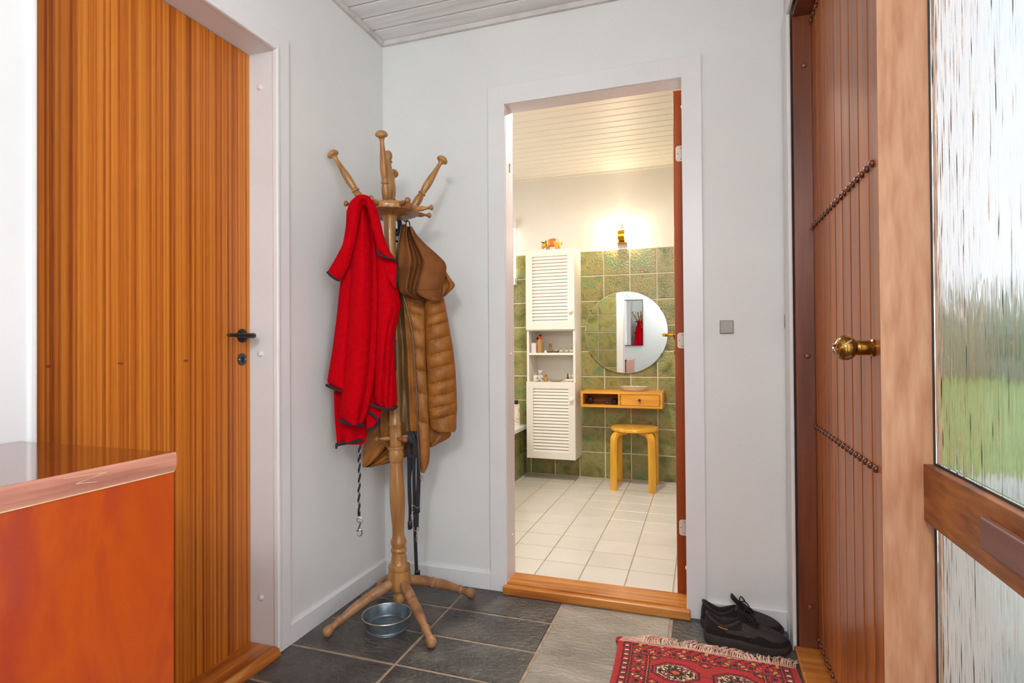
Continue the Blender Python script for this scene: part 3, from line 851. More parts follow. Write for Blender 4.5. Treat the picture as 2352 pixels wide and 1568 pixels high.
# bathroom door leaf, opened into the bathroom, seen on its hinge edge
d2 = thing('door_2', 'open reddish brown bathroom door seen on its hinge edge', 'door', (1.295, 0.11, 0.03), kind='structure')
ang = math.radians(-1.2)
HX, HY = 1.2955, 0.108
MD = Matrix.Translation((HX, HY, 0)) @ Matrix.Rotation(math.radians(2.6), 4, 'Z')
def dbox(x0, x1, y0, y1, z0, z1, bev=0.0):
    return box(B(), x0, x1, y0, y1, z0, z1, bev, 2, MD)
obj('door_leaf', dbox(-0.036, 0.0, 0.0, 0.735, 0.034, 2.036, 0.0015), M['bathdoor'], d2)
for z in (1.782, 1.038, 0.298):
    hpoly = [(0.002, z - 0.031)] + [(0.002, z + 0.031)] + [(-0.028 + 0.011 - 0.011 * math.sin(a), z + 0.031 - 0.011 + 0.011 * math.cos(a)) for a in np.linspace(0, pi / 2, 6)] + [(-0.028 + 0.011 - 0.011 * math.cos(a), z - 0.031 + 0.011 - 0.011 * math.sin(a)) for a in np.linspace(0, pi / 2, 6)]
    hbm = prism(hpoly, 1, -0.0022, 0.0)
    bmesh.ops.transform(hbm, matrix=MD, verts=hbm.verts)
    hp = obj('hinge_plate', hbm, M['whitemetal'], d2)
    for dz, dx in ((0.022, -0.008), (0.0, -0.021), (-0.022, -0.008)):
        obj('screw', lathe([(0.0028, 0), (0.002, 0.001), (0, 0.0012)], 8, None, MD @ frame_mtx((dx, -0.0022, z + dz), (dx, -1, z + dz))), M['switchd'], hp)
    obj('hinge_barrel', lathe([(0.006, z - 0.02), (0.006, z + 0.02), (0.004, z + 0.024)], 10, None, MD @ Matrix.Translation((0.001, -0.005, 0))), M['whitemetal'], hp, True)
lh = obj('lever_handle', tube([MD @ Vector(p) for p in spline([(-0.036, 0.68, 1.072), (-0.075, 0.68, 1.072), (-0.088, 0.672, 1.072), (-0.09, 0.64, 1.072), (-0.09, 0.57, 1.070)], 5)], 0.008, 10), M['brass'], d2, True)
obj('rose', lathe([(0.024, 0), (0.024, 0.004), (0.014, 0.009)], 18, None, MD @ frame_mtx((-0.036, 0.68, 1.072), (-1, 0.68, 1.072))), M['bronze'], lh, True)
obj('keyhole_plate', lathe([(0.02, 0), (0.02, 0.004), (0.0, 0.006)], 18, None, MD @ frame_mtx((-0.036, 0.68, 0.99), (-1, 0.68, 0.99))), M['bronze'], d2, True)

# ------------------------------------------------------------------ coat stand
SB = Vector((0.262, -0.325, 0.0))                    # foot of the stand's axis
ST = Vector((0.222, -0.322, 1.545))                  # disc centre
AX = (ST - Vector((SB.x, SB.y, 0.05))).normalized()
RIGHT = Vector((0.859, 0.512, 0.0))                  # across the view at the stand
TOW = Vector((0.512, -0.859, 0.0))                   # towards the viewer
cs = thing('coat_stand', 'turned oak coat stand with splayed arms and four feet in the corner', 'coat stand', (SB.x, SB.y, 0))


def on_axis(z):
    return Vector((SB.x, SB.y, 0.05)) + AX * ((z - 0.05) / AX.z)


MS = Matrix.Translation(on_axis(0.0)) @ AX.to_track_quat('Z', 'Y').to_matrix().to_4x4()
col = [(0.0, 0.040), (0.0105, 0.044), (0.021, 0.054), (0.0265, 0.068), (0.0255, 0.078), (0.0215, 0.088), (0.0225, 0.092), (0.036, 0.098), (0.0415, 0.106), (0.0428, 0.130), (0.0425, 0.160), (0.0412, 0.170),
       (0.0365, 0.172), (0.0365, 0.1745), (0.0405, 0.177), (0.0418, 0.184), (0.0402, 0.191), (0.0345, 0.194), (0.0305, 0.198), (0.0292, 0.215), (0.0262, 0.232), (0.0258, 0.238), (0.0292, 0.241),
       (0.0302, 0.247), (0.0290, 0.253), (0.0250, 0.257), (0.0262, 0.264), (0.0298, 0.272), (0.0302, 0.280), (0.0270, 0.288), (0.0232, 0.300), (0.0222, 0.318),
       (0.0232, 0.345), (0.0268, 0.390), (0.0286, 0.430), (0.0284, 0.465), (0.0262, 0.510), (0.0236, 0.550), (0.0222, 0.574), (0.0226, 0.580), (0.0258, 0.583), (0.0262, 0.587), (0.0272, 0.592), (0.0298, 0.608), (0.0288, 0.620), (0.0272, 0.627),
       (0.0296, 0.630), (0.0300, 0.635), (0.0296, 0.640), (0.0235, 0.643)]
obj('lower_column', lathe(col, 28, None, MS.copy()), M['oak'], cs, True)
col2 = [(0.0228, 0.641), (0.0242, 0.665), (0.0246, 0.690), (0.0226, 0.716), (0.0256, 0.721), (0.0256, 0.728), (0.0222, 0.733), (0.0215, 0.76), (0.0205, 0.88), (0.0200, 1.05), (0.0202, 1.20), (0.0212, 1.35), (0.0220, 1.46), (0.0226, 1.500), (0.028, 1.520), (0.030, 1.524)]
obj('upper_column', lathe(col2, 28, None, MS.copy()), M['oak'], cs, True)
disc = [(0.0, 1.5235), (0.045, 1.5235), (0.049, 1.527), (0.060, 1.528), (0.104, 1.5305), (0.112, 1.5335), (0.114, 1.540), (0.114, 1.553), (0.111, 1.558), (0.04, 1.560), (0.0, 1.560)]
obj('disc', lathe(disc, 48, None, MS.copy()), M['oak'], cs, True)
fin = [(0.021, 1.558), (0.0185, 1.566), (0.013, 1.572), (0.0165, 1.580), (0.018, 1.584), (0.0145, 1.590), (0.018, 1.606), (0.024, 1.634), (0.0245, 1.652), (0.019, 1.690), (0.0135, 1.716), (0.0125, 1.730), (0.0165, 1.734), (0.0165, 1.738), (0.0125, 1.742), (0.016, 1.750), (0.0175, 1.760), (0.0145, 1.772), (0.006, 1.779), (0.0, 1.780)]
obj('finial', lathe(smoothprof(fin, 3), 24, None, MS.copy()), M['oak'], cs, True)
arm_prof = [(0.0125, -0.006), (0.013, 0.01), (0.0155, 0.035), (0.0150, 0.062), (0.0115, 0.078), (0.0150, 0.081), (0.0150, 0.087), (0.0118, 0.091), (0.0140, 0.115), (0.0150, 0.138), (0.0135, 0.168), (0.0098, 0.205), (0.0078, 0.236), (0.0088, 0.250), (0.0135, 0.257),
            (0.0195, 0.260), (0.0225, 0.265), (0.0222, 0.271), (0.0175, 0.279), (0.009, 0.284), (0.0, 0.2855)]


def rel(deg):
    a = math.radians(deg)
    return RIGHT * math.cos(a) - TOW * math.sin(a)     # 0 = right of view, 90 = away, -90 = towards viewer


for dg, r0, r1, h in ((2, 0.088, 0.214, 1.764), (180, 0.088, 0.207, 1.757), (-98, 0.07, 0.156, 1.790), (84, 0.088, 0.20, 1.756)):
    p0 = on_axis(1.556) + rel(dg) * r0
    p1 = on_axis(h) + rel(dg) * r1
    ln = (p1 - p0).length
    pr_ = [(r, z * ln / 0.276) for r, z in smoothprof(arm_prof, 2)]
    obj('arm', lathe(pr_, 20, None, frame_mtx(p0, p1)), M['oak'], cs, True)
peg_prof = [(0.0085, -0.008), (0.0088, 0.006), (0.0098, 0.020), (0.0092, 0.026), (0.0058, 0.036), (0.0050, 0.046), (0.0072, 0.052), (0.0108, 0.057), (0.0112, 0.060), (0.0085, 0.064), (0.0, 0.066)]
for k in range(8):
    dg = -67.5 + 45 * k
    p0 = on_axis(1.546) + rel(dg) * 0.111
    obj('peg', lathe(smoothprof(peg_prof, 2), 14, None, frame_mtx(p0, p0 + rel(dg) + Vector((0, 0, 0.06)))), M['oak'] if k % 2 else M['oakpeg'], cs, True)
for dg in (-168, -62, 22, 118):
    p0 = on_axis(0.672) + rel(dg) * 0.022
    obj('peg', lathe(smoothprof([(r * 0.9, z * 0.85) for r, z in peg_prof], 2), 14, None, frame_mtx(p0, p0 + rel(dg) + Vector((0, 0, 0.03)))), M['oakpeg'], cs, True)
leg_prof = [(0.0150, -0.02), (0.0158, 0.0), (0.0185, 0.040), (0.0180, 0.066), (0.0162, 0.085), (0.0185, 0.089), (0.0185, 0.096), (0.0160, 0.100), (0.0172, 0.125), (0.0165, 0.150), (0.0140, 0.185), (0.0122, 0.206), (0.0152, 0.211), (0.0150, 0.219), (0.0128, 0.226), (0.0118, 0.244), (0.0150, 0.252), (0.0175, 0.264), (0.0160, 0.276), (0.0085, 0.284), (0.0, 0.286)]
for fx, fy in ((0.098, -0.547), (0.482, -0.500), (0.464, -0.105), (0.062, -0.135)):
    p1 = Vector((fx, fy, 0.0165))
    h = (p1 - SB); h.z = 0; h.normalize()
    p0 = Vector((SB.x, SB.y, 0.128)) + h * 0.036
    ln = (p1 - p0).length
    pr_ = [(r * 1.08, z * ln / 0.270) for r, z in smoothprof(leg_prof, 2)]
    # slightly arched spindle
    bm = lathe(pr_, 18)
    mt = frame_mtx((0, 0, 0), (0, 0, 1))
    d = (p1 - p0).normalized()
    side = d.cross(Vector((0, 0, 1))).normalized()
    upv = side.cross(d).normalized()
    for v in bm.verts:
        t = max(0.0, min(1.0, v.co.z / ln))
        arch = 0.010 * math.sin(pi * t)
        v.co = p0 + d * v.co.z + side * v.co.x + upv * (v.co.y + arch)
    obj('leg', bm, M['oakdark'], cs, True)


# ------------------------------------------------------------------ cloth
def at(px, py, dep):
    """point seen at a pixel on the upright plane dep metres in front of the stand's axis"""
    d = CF + CR * ((px - 1176) / FPX) - CU * ((py - 784) / FPX)
    t = ((Vector((0.242, -0.323, 0)) - CAM).dot(TOW) + dep) / d.dot(TOW)
    return CAM + d * t


def drape(bm, rows, dep, thick, fold=None, nu=44, nv=60, bulge=0.02):
    """a closed, folded cloth volume; rows = (height px, left px, right px) down the garment"""
    ys = np.array([r[0] for r in rows], float)
    yy = np.linspace(ys[0], ys[-1], nv)
    def sm(vals):
        base = np.interp(yy, ys, vals)
        k = np.array([1, 2, 3, 2, 1.]); k /= k.sum()
        pad = np.concatenate([[base[0]] * 2, base, [base[-1]] * 2])
        out = np.convolve(pad, k, 'valid')
        out[0], out[-1] = base[0], base[-1]
        return out
    Ls, Rs = sm([r[1] for r in rows]), sm([r[2] for r in rows])
    df = dep if callable(dep) else (lambda s, v: dep)
    tf = thick if callable(thick) else (lambda s, v: thick)
    rings = []
    for i in range(nv):
        v = i / (nv - 1)
        ring = []
        for j in range(nu + 1):
            s = j / nu
            px = Ls[i] + (Rs[i] - Ls[i]) * s
            e = math.sin(pi * s) ** 0.5 if 0 < s < 1 else 0.0
            d = df(s, v) + bulge * e + (fold(s, v) if fold else 0.0) * min(1.0, 6 * min(s, 1 - s) + 0.25)
            ring.append(bm.verts.new(at(px, yy[i], d)))
        for j in range(nu - 1, 0, -1):
            s = j / nu
            px = Ls[i] + (Rs[i] - Ls[i]) * s
            e = math.sin(pi * s) ** 0.5
            d = df(s, v) - tf(s, v) * e + (0.25 * fold(s, v) if fold else 0.0)
            ring.append(bm.verts.new(at(px, yy[i], d)))
        rings.append(ring)
    n = len(rings[0])
    for i in range(nv - 1):
        for k in range(n):
            bm.faces.new((rings[i][k], rings[i][(k + 1) % n], rings[i + 1][(k + 1) % n], rings[i + 1][k]))
    for ring in (rings[0], rings[-1]):
        for k in range(nu // 1 - 1):
            a, b_ = ring[k], ring[k + 1]
            c, d = ring[(n - k - 1) % n], ring[(n - k) % n]
            vs = []
            for q in (a, b_, c, d):
                if q not in vs:
                    vs.append(q)
            if len(vs) >= 3:
                try:
                    bm.faces.new(vs)
                except ValueError:
                    pass
    return bm


def waves(*ws):
    """sum of soft folds: (amplitude, cycles across, phase, slant)"""
    def f(s, v):
        return sum(a * math.cos(2 * pi * (n * s + ph + sl * v)) for a, n, ph, sl in ws)
    return f


def ridge(*rs):
    """gaussian ridges/valleys: (amplitude, s at the top, s at the bottom, width)"""
    def f(s, v):
        return sum(a * math.exp(-((s - (s0 + (s1 - s0) * v)) / w) ** 2) for a, s0, s1, w in rs)
    return f


def both(*fs):
    return lambda s, v: sum(f(s, v) for f in fs)


def line(pts, rad, dep, bm=None, seg=7, flat=None, n=5, up=None):
    """a cord or tape through pixels on the plane dep in front of the stand"""
    P3 = [at(p[0], p[1], p[2] if len(p) > 2 else dep) for p in pts]
    return tube(spline(P3, n), rad, seg, bm, flat, up)


# --- red fleece jacket
rj = thing('fleece_jacket', 'red fleece jacket with black piped edges hanging on the coat stand', 'jacket', (at(840, 470, 0.10)))
back = drape(B(), [(700, 786, 842), (880, 766, 858), (950, 768, 864), (1000, 772, 842), (1012, 773, 838), (1021, 774, 833)], 0.018, 0.018,
             both(waves((0.007, 1.3, 0.25, 0.2)), ridge((-0.014, 0.1, 0.1, 0.12))), 36, 40, 0.022)
obj('back_panel', back, M['red'], rj, True)
slb = drape(B(), [(540, 800, 852), (600, 788, 850), (660, 780, 848), (720, 774, 844), (800, 764, 840), (860, 754, 836), (880, 750.5, 834), (888, 752, 832), (898, 786, 826)], 0.046, 0.025,
            both(ridge((0.018, 0.28, 0.26, 0.24), (-0.010, 0.62, 0.60, 0.12)), lambda s, v: 0.003 * math.sin(6 * v + 2 * s)), 40, 56, 0.030)
obj('sleeve', slb, M['red'], rj, True)
frp = drape(B(), [(560, 846, 888), (600, 846, 903), (650, 846, 911), (690, 846, 920), (697, 846, 922.5), (706, 846, 920), (760, 846, 909), (800, 846, 908), (850, 846, 909), (900, 846, 911), (922, 846, 912), (932, 852, 911), (938, 868, 908)], 0.050, 0.022,
            both(ridge((0.024, 0.62, 0.58, 0.30), (-0.026, 0.14, 0.10, 0.10)), lambda s, v: -0.016 * math.exp(-((s - 1.05 + 0.62 * v) / 0.05) ** 2) * min(1.0, max(0.0, (v - 0.35) * 3)), lambda s, v: -0.010 * math.exp(-((s - 1.30 + 0.62 * v) / 0.035) ** 2) * min(1.0, max(0.0, (v - 0.55) * 4))), 56, 76, 0.026)
obj('front_panel', frp, M['red'], rj, True)
loop = drape(B(), [(905, 838, 872), (945, 838, 876), (962, 839, 873), (976, 841, 866), (985, 842, 852)], 0.050, 0.018, waves((0.005, 1, 0, 0)), 20, 16, 0.010)
obj('hem_fold', loop, M['red'], rj, True)
slf = drape(B(), [(470, 826, 838), (500, 818, 850), (540, 812, 860), (580, 806, 866), (640, 803, 868), (700, 800, 868), (760, 797, 867), (820, 793, 865), (880, 787, 860), (930, 782, 851), (960, 780, 841), (968, 783, 836), (976, 800, 832)],
            lambda s, v: 0.086 - 0.016 * v, 0.035,
            both(ridge((0.016, 0.42, 0.36, 0.26), (-0.018, 0.86, 0.78, 0.09)), lambda s, v: 0.004 * math.sin(5 * v + 3 * s)), 56, 80, 0.046)
obj('sleeve', slf, M['red'], rj, True)


def band(bm, path, thick=0.012, n=6):
    """a folded hood strip: path of (px_left, py_left, px_right, py_right, depth)"""
    pts = []
    for i in range(len(path) - 1):
        for k in range(n):
            t = k / n
            pts.append([a + (b_ - a) * t for a, b_ in zip(path[i], path[i + 1])])
    pts.append(list(path[-1]))
    arr = np.array(pts)
    ker = np.array([1, 2, 3, 2, 1.]); ker /= ker.sum()
    out = arr.copy()
    for c in range(5):
        pad = np.concatenate([[arr[0, c]] * 2, arr[:, c], [arr[-1, c]] * 2])
        out[1:-1, c] = np.convolve(pad, ker, 'valid')[1:-1]
    rings = []
    for x0, y0, x1, y1, dp in out:
        ring = []
        m_ = 10
        for j in range(m_ + 1):
            s = j / m_
            ring.append(bm.verts.new(at(x0 + (x1 - x0) * s, y0 + (y1 - y0) * s, dp + 0.016 * math.sin(pi * s))))
        for j in range(m_, -1, -1):
            s = j / m_
            ring.append(bm.verts.new(at(x0 + (x1 - x0) * s, y0 + (y1 - y0) * s, dp - thick + 0.010 * math.sin(pi * s))))
        rings.append(ring)
    n_ = len(rings[0])
    for i in range(len(rings) - 1):
        for k in range(n_):
            bm.faces.new((rings[i][k], rings[i][(k + 1) % n_], rings[i + 1][(k + 1) % n_], rings[i + 1][k]))
    bm.faces.new(rings[0]); bm.faces.new(list(reversed(rings[-1])))
    return bm


# the hood: one strip running from its lower left tip over the peg and down to the right
hood = band(B(), [(752, 624, 781, 645, 0.088), (769, 596, 790, 632, 0.104), (788, 560, 803, 604, 0.120), (794, 520, 814, 562, 0.124), (796, 485, 822, 515, 0.150), (804, 462, 829, 478, 0.166),
                  (822, 447.5, 833, 460, 0.176), (836, 446, 834, 459, 0.180), (848, 450, 839, 465, 0.178), (862, 470, 848, 492, 0.162), (872, 500, 855, 526, 0.150), (881, 540, 864, 562, 0.142), (893, 573, 867, 578, 0.134), (911, 599, 871, 584, 0.124)], 0.012)
obj('hood', hood, M['red'], rj, True)
inner = drape(B(), [(452, 828, 838), (470, 814, 844), (500, 806, 852), (545, 800, 862), (590, 800, 880), (606, 802, 884)], 0.072, 0.02, ridge((-0.012, 0.25, 0.25, 0.12)), 26, 24, 0.006)
obj('hood_lining', inner, M['red'], rj, True)
collar = drape(B(), [(588, 876, 903), (600, 878, 912.5), (625, 886, 912), (650, 896, 911), (660, 905, 910)], 0.100, 0.012, None, 14, 14, 0.004)
obj('collar_flap', collar, M['red'], rj, True)
for pts_, fl, up_ in (
        ([(751.5, 624, 0.093), (760, 633, 0.098), (770, 640, 0.100), (781, 645, 0.096)], (0.0046, 0.0036), None),
        ([(866, 574, 0.140), (871, 584, 0.142), (884, 590, 0.142), (897, 593, 0.136), (909, 598, 0.124), (913.5, 607, 0.112), (912.5, 630, 0.106), (910.5, 656, 0.104)], (0.0044, 0.0034), None),
        ([(750, 884, 0.056), (760, 889, 0.070), (772, 893, 0.076), (788, 899, 0.070)], (0.0060, 0.005), (0, 0, 1)),
        ([(780, 964, 0.080), (790, 969, 0.106), (805, 973, 0.118), (820, 975.5, 0.116), (832, 976, 0.100)], (0.0060, 0.005), (0, 0, 1)),
        ([(774, 1021, 0.026), (790, 1018, 0.040), (810, 1015, 0.042), (832, 1010, 0.030)], (0.0062, 0.005), (0, 0, 1)),
        ([(773, 1017, 0.026), (772.5, 1030, 0.026)], (0.0042, 0.003), None),
        ([(850, 927, 0.082), (862, 933, 0.088), (876, 937, 0.092), (895, 939, 0.088), (907, 937, 0.078), (911, 933, 0.064)], (0.0056, 0.005), (0, 0, 1)),
        ([(846, 945, 0.068), (856, 951, 0.070), (865, 962, 0.068), (868, 970, 0.066), (864, 979, 0.064), (853, 984, 0.062), (842, 986, 0.060)], (0.0052, 0.004), (0, 0, 1)),
        ([(908.5, 715, 0.062), (907.5, 760, 0.060), (907.5, 800, 0.060), (909, 850, 0.060)], (0.0028, 0.003), None)):
    obj('piping', line(pts_, 0, 0, None, 8, fl, up=up_), M['piping'], rj, True)
obj('zipper', line([(911, 780, 0.058), (911, 840, 0.058), (912.5, 880, 0.058), (914, 920, 0.056)], 0.0018, 0, None, 6), M['zip'], rj, True)
obj('pocket_tag', line([(873, 873, 0.092), (874, 876, 0.092)], 0.0012, 0, None, 6), M['cream'], rj)

# --- tan puffer coat behind the column
tc = thing('puffer_coat', 'tan quilted puffer coat with a brown hood hanging on the coat stand', 'coat', (at(960, 530, -0.10)))
bk = drape(B(), [(560, 912, 960), (650, 906, 985), (800, 896, 1000), (900, 882, 1010), (985, 846, 1036), (1004, 838, 1036), (1012, 836, 1020), (1026, 834, 985), (1045, 833, 945), (1062, 832, 908), (1073, 833, 850)], -0.085, 0.04,
           both(waves((0.010, 2.4, 0.1, 0.1)), ridge((-0.03, 0.42, 0.40, 0.05), (0.014, 0.25, 0.2, 0.09))), 50, 60, 0.012)
obj('back_panel', bk, M['tan'], tc, True)
ln_ = drape(B(), [(515, 922, 934), (560, 912, 940), (650, 903, 938), (760, 902, 946), (860, 902, 956), (990, 904, 962), (1000, 915, 955)], -0.052, 0.02,
            both(ridge((-0.014, 0.3, 0.55, 0.12), (0.012, 0.6, 0.8, 0.12), (-0.008, 0.8, 0.3, 0.06))), 30, 50, 0.008)
obj('lining', ln_, M['tanlining'], tc, True)
sl2 = drape(B(), [(880, 876, 905), (960, 873, 905), (1012, 874, 905), (1030, 890, 905), (1042, 899, 905)], -0.05, 0.02, waves((0.005, 1.2, 0.2, 0.1)), 20, 20, 0.01)
obj('left_front', sl2, M['tan'], tc, True)


def quilt(y0, y1, seams, amp, slant=0.0):
    """puffed channels between the seam heights (px), slanting across"""
    sv = [(q - y0) / (y1 - y0) for q in seams]
    def f(s, v):
        vv = v + slant * (s - 0.5)
        lo, hi = -0.06, 1.06
        for q in sv:
            if q <= vv:
                lo = max(lo, q)
            else:
                hi = min(hi, q)
        t = (vv - lo) / max(hi - lo, 1e-4)
        return amp * (max(0.0, math.sin(pi * min(max(t, 0), 1))) ** 0.45) - amp * 0.6
    return f


flp = drape(B(), [(960, 980, 1030), (985, 982, 1036), (1004, 984, 1036), (1010, 985, 1024), (1018, 985, 1008), (1027, 986, 992)], -0.035, 0.03, waves((0.005, 1.2, 0.1, 0.3)), 24, 20, 0.014)
obj('back_hem', flp, M['tan'], tc, True)
fp_ = drape(B(), [(668, 936, 976), (720, 940, 977), (800, 948, 978), (850, 953, 980), (900, 957, 983), (950, 958, 986), (1000, 962, 987), (1040, 964, 987.5), (1060, 965, 986), (1075, 966, 981), (1086, 968, 974)], -0.012, 0.035,
            both(quilt(668, 1086, (700, 723, 760, 801, 851, 905, 971), 0.013, -0.02)), 26, 150, 0.012)
obj('front_panel', fp_, M['tan'], tc, True)
pk = drape(B(), [(676, 924, 939), (700, 926, 941), (760, 931, 948), (800, 934, 951), (850, 936, 955), (900, 938, 957.5), (950, 940, 959), (986, 941, 959.5), (990, 943, 958)], -0.008, 0.014,
           waves((0.0016, 4.0, 0.5, 0.0)), 40, 40, 0.006)
obj('zip_placket', pk, M['tan'], tc, True)
bm = line([(927, 682, 0.006), (934, 705, 0.006), (944, 750, 0.008), (951, 800, 0.008), (953, 850, 0.008), (957, 900, 0.008), (958.5, 950, 0.008), (960, 1000, 0.004), (963, 1050, 0.002), (965, 1082, 0.0)], 0.0026, 0, None, 7)
zp = obj('zipper', bm, M['zip'], tc, True)
bm = line([(966, 1084, 0.004), (967, 1090, 0.004)], 0.0035, 0)
tube([at(967 + 3.2 * math.cos(a), 1098 + 5.5 * math.sin(a), 0.004) for a in np.linspace(0, 2 * pi, 14, endpoint=False)], 0.0013, 6, bm, closed=True)
obj('zip_pull', bm, M['steel'], zp, True)
sv = drape(B(), [(655, 972, 1012), (690, 974, 1021), (720, 976, 1027), (760, 977, 1034), (800, 978, 1041), (850, 980, 1046.5), (900, 982, 1049), (940, 984, 1050), (960, 986, 1048.5), (985, 990, 1048.5), (992, 1000, 1044)], 0.0, 0.07,
           both(quilt(655, 992, (676, 697, 722, 745, 777, 810, 842, 876, 906, 932, 958), 0.014, 0.045)), 44, 170, 0.036)
obj('sleeve', sv, M['tan'], tc, True)
hd2 = drape(B(), [(520, 928, 946), (540, 921, 958), (560, 917, 977), (580, 915, 1000), (600, 913, 1021), (612, 912, 1026), (630, 912, 1024), (650, 913, 1019), (664, 915, 1014), (672, 919, 1014), (680, 930, 1017), (686, 948, 1018), (690, 965, 1017)], lambda s, v: 0.020 + 0.014 * v, 0.075,
            both(ridge((-0.034, 0.62, 0.30, 0.06), (0.014, 0.35, 0.17, 0.10), (-0.020, 0.45, 0.20, 0.025), (0.014, 0.8, 0.62, 0.3)), lambda s, v: -0.004 * math.exp(-((v - 0.885 + 0.03 * s) / 0.012) ** 2) * (1 if s > 0.3 else 0) + 0.003 * math.sin(9 * s + 7 * v) * v), 84, 84, 0.024)
obj('hood', hd2, M['tanhood'], tc, True)
cf = drape(B(), [(618, 1012, 1022), (630, 1008, 1029), (645, 1005, 1039), (654, 1006, 1047), (664, 1010, 1040), (674, 1014, 1029), (681, 1017, 1021)], 0.0, 0.03,
           ridge((-0.012, 0.5, 0.62, 0.12), (0.008, 0.8, 0.8, 0.15)), 24, 24, 0.012)
obj('collar', cf, M['tan'], tc, True)
obj('hanging_loop', line([(931, 526, -0.022), (932, 514, -0.030), (935, 508, -0.040), (939, 508, -0.040), (941, 514, -0.030), (942, 526, -0.022)], 0.0022, 0), M['strap'], tc, True)

# --- rope leash with a snap hook, under the red jacket
rl = thing('rope_leash', 'thin black and white rope leash with a steel snap hook below the red jacket', 'leash', (at(826, 1020, 0.05)))
rp = B()
n_ = 46
pts1, pts2 = [], []
for k in range(n_ + 1):
    py = 1000 + (1176 - 1000) * k / n_
    px = 826.0 - 1.6 * k / n_ + 0.5 * math.sin(k * 0.3)
    c = at(px, py, 0.02)
    a = k * 1.05
    pts1.append(c + RIGHT * 0.0022 * math.cos(a) + TOW * 0.0022 * math.sin(a))
    pts2.append(c - RIGHT * 0.0034 * math.cos(a) - TOW * 0.0034 * math.sin(a))
obj('rope', tube(pts1, 0.0040, 7), M['strap'], rl, True)
obj('rope_strand', tube(pts2, 0.0016, 6), mat('pale_rope', (176, 176, 178), rough=0.8), rl, True)
bm = B()
tube([at(824.5, 1174, 0.02), at(824.5, 1184, 0.02)], 0.0055, 10, bm)
obj('end_sleeve', bm, M['strap'], rl, True)
bm = B()
tube([at(827 + 7 * math.cos(a), 1194 + 6 * math.sin(a), 0.02) for a in np.linspace(0, 2 * pi, 18, endpoint=False)], 0.0017, 7, bm, closed=True)
tube([at(824.6, 1184, 0.02), at(824.8, 1190, 0.02)], 0.0016, 7, bm)
tube(spline([at(828, 1199, 0.02), at(826, 1206, 0.02), at(823.5, 1214, 0.02), at(820.5, 1220, 0.02)], 4), 0.0034, 8, bm)
tube(spline([at(823, 1216, 0.02), at(830, 1217, 0.02), at(831, 1226, 0.02), at(825, 1231, 0.02), at(820.5, 1227, 0.02)], 5), 0.0024, 8, bm)
tube([at(818, 1217, 0.022), at(824, 1219, 0.022)], 0.0016, 6, bm)
obj('snap_hook', bm, M['steel'], rl, True)

# --- black webbing leads on the lower peg
wl_ = thing('webbing_lead', 'black webbing dog leads with buckles hanging from the lower peg of the stand', 'leash', (at(945, 995, -0.03)))
UPW = RIGHT
def strap(pts, w, name='strap', m='strap', dep=-0.03):
    return obj(name, line(pts, 0, dep, None, 10, (w, 0.0014), 6, UPW), M[m], wl_, True)
strap([(941, 992, -0.022), (938, 996, -0.012), (939, 1030, -0.02), (940, 1080, -0.03), (940.5, 1120, -0.032), (942, 1158, -0.034)], 0.0075)
strap([(950, 1040, -0.025), (946, 1060, -0.03), (941, 1100, -0.036), (942, 1180, -0.038), (941, 1216, -0.038)], 0.0060)
strap([(953, 990, -0.018), (958, 992, -0.010), (961, 1010, -0.010), (961.5, 1060, -0.012), (961, 1110, -0.014), (959, 1166, -0.016)], 0.0082)
strap([(944, 990, -0.016), (950, 1005, -0.014), (953, 1030, -0.018), (951, 1060, -0.02), (951, 1110, -0.024), (953, 1200, -0.03), (955, 1270, -0.034), (957, 1316, -0.036)], 0.0068)
strap([(939, 1000, -0.010), (946, 1014, -0.006), (952, 1020, -0.008), (953, 1044, -0.012), (948, 1056, -0.016)], 0.0085)
strap([(957, 1176, -0.012), (956.5, 1210, -0.012)], 0.0085)
bm = B()
box(bm, -0.011, 0.011, -0.004, 0.004, -0.013, 0.013, 0.003)
for v in bm.verts:
    v.co = at(958, 1170, -0.010) + RIGHT * v.co.x + TOW * v.co.y + Vector((0, 0, v.co.z))
obj('slider', bm, M['blackpl'], wl_, True)
bm = B()
box(bm, -0.009, 0.009, -0.004, 0.004, -0.016, 0.016, 0.003)
for v in bm.verts:
    v.co = at(942, 1205, -0.03) + RIGHT * v.co.x + TOW * v.co.y + Vector((0, 0, v.co.z))
obj('buckle', bm, M['blackpl'], wl_, True)
for cx, cy, rx, ry in ((950.5, 1168, 4.5, 7), (947, 1188, 4, 6)):
    bm = tube([at(cx + rx * math.cos(a), cy + ry * math.sin(a), -0.008) for a in np.linspace(0, 2 * pi, 16, endpoint=False)], 0.0014, 6, None, closed=True)
    obj('metal_ring', bm, M['steel'], wl_, True)
bm = B()
tube([at(951.5, 1210, -0.01), at(951.5, 1219, -0.01), at(962, 1217, -0.01), at(962, 1208, -0.01)], 0.0017, 7, bm)
tube(spline([at(957, 1214, -0.01), at(957, 1219, -0.01), at(957.5, 1228, -0.01), at(957, 1238, -0.01), at(957.2, 1245, -0.01)], 4), [0.0022] * 9 + [0.0036] * 5 + [0.002] * 3, 8, bm)
obj('snap_hook', bm, M['steel'], wl_, True)
bm = B()
box(bm, -0.011, 0.011, -0.004, 0.004, -0.012, 0.012, 0.003)
for v in bm.verts:
    v.co = at(958.5, 1316, -0.034) + RIGHT * v.co.x + TOW * v.co.y + Vector((0, 0, v.co.z))
obj('end_buckle', bm, M['blackpl'], wl_, True)

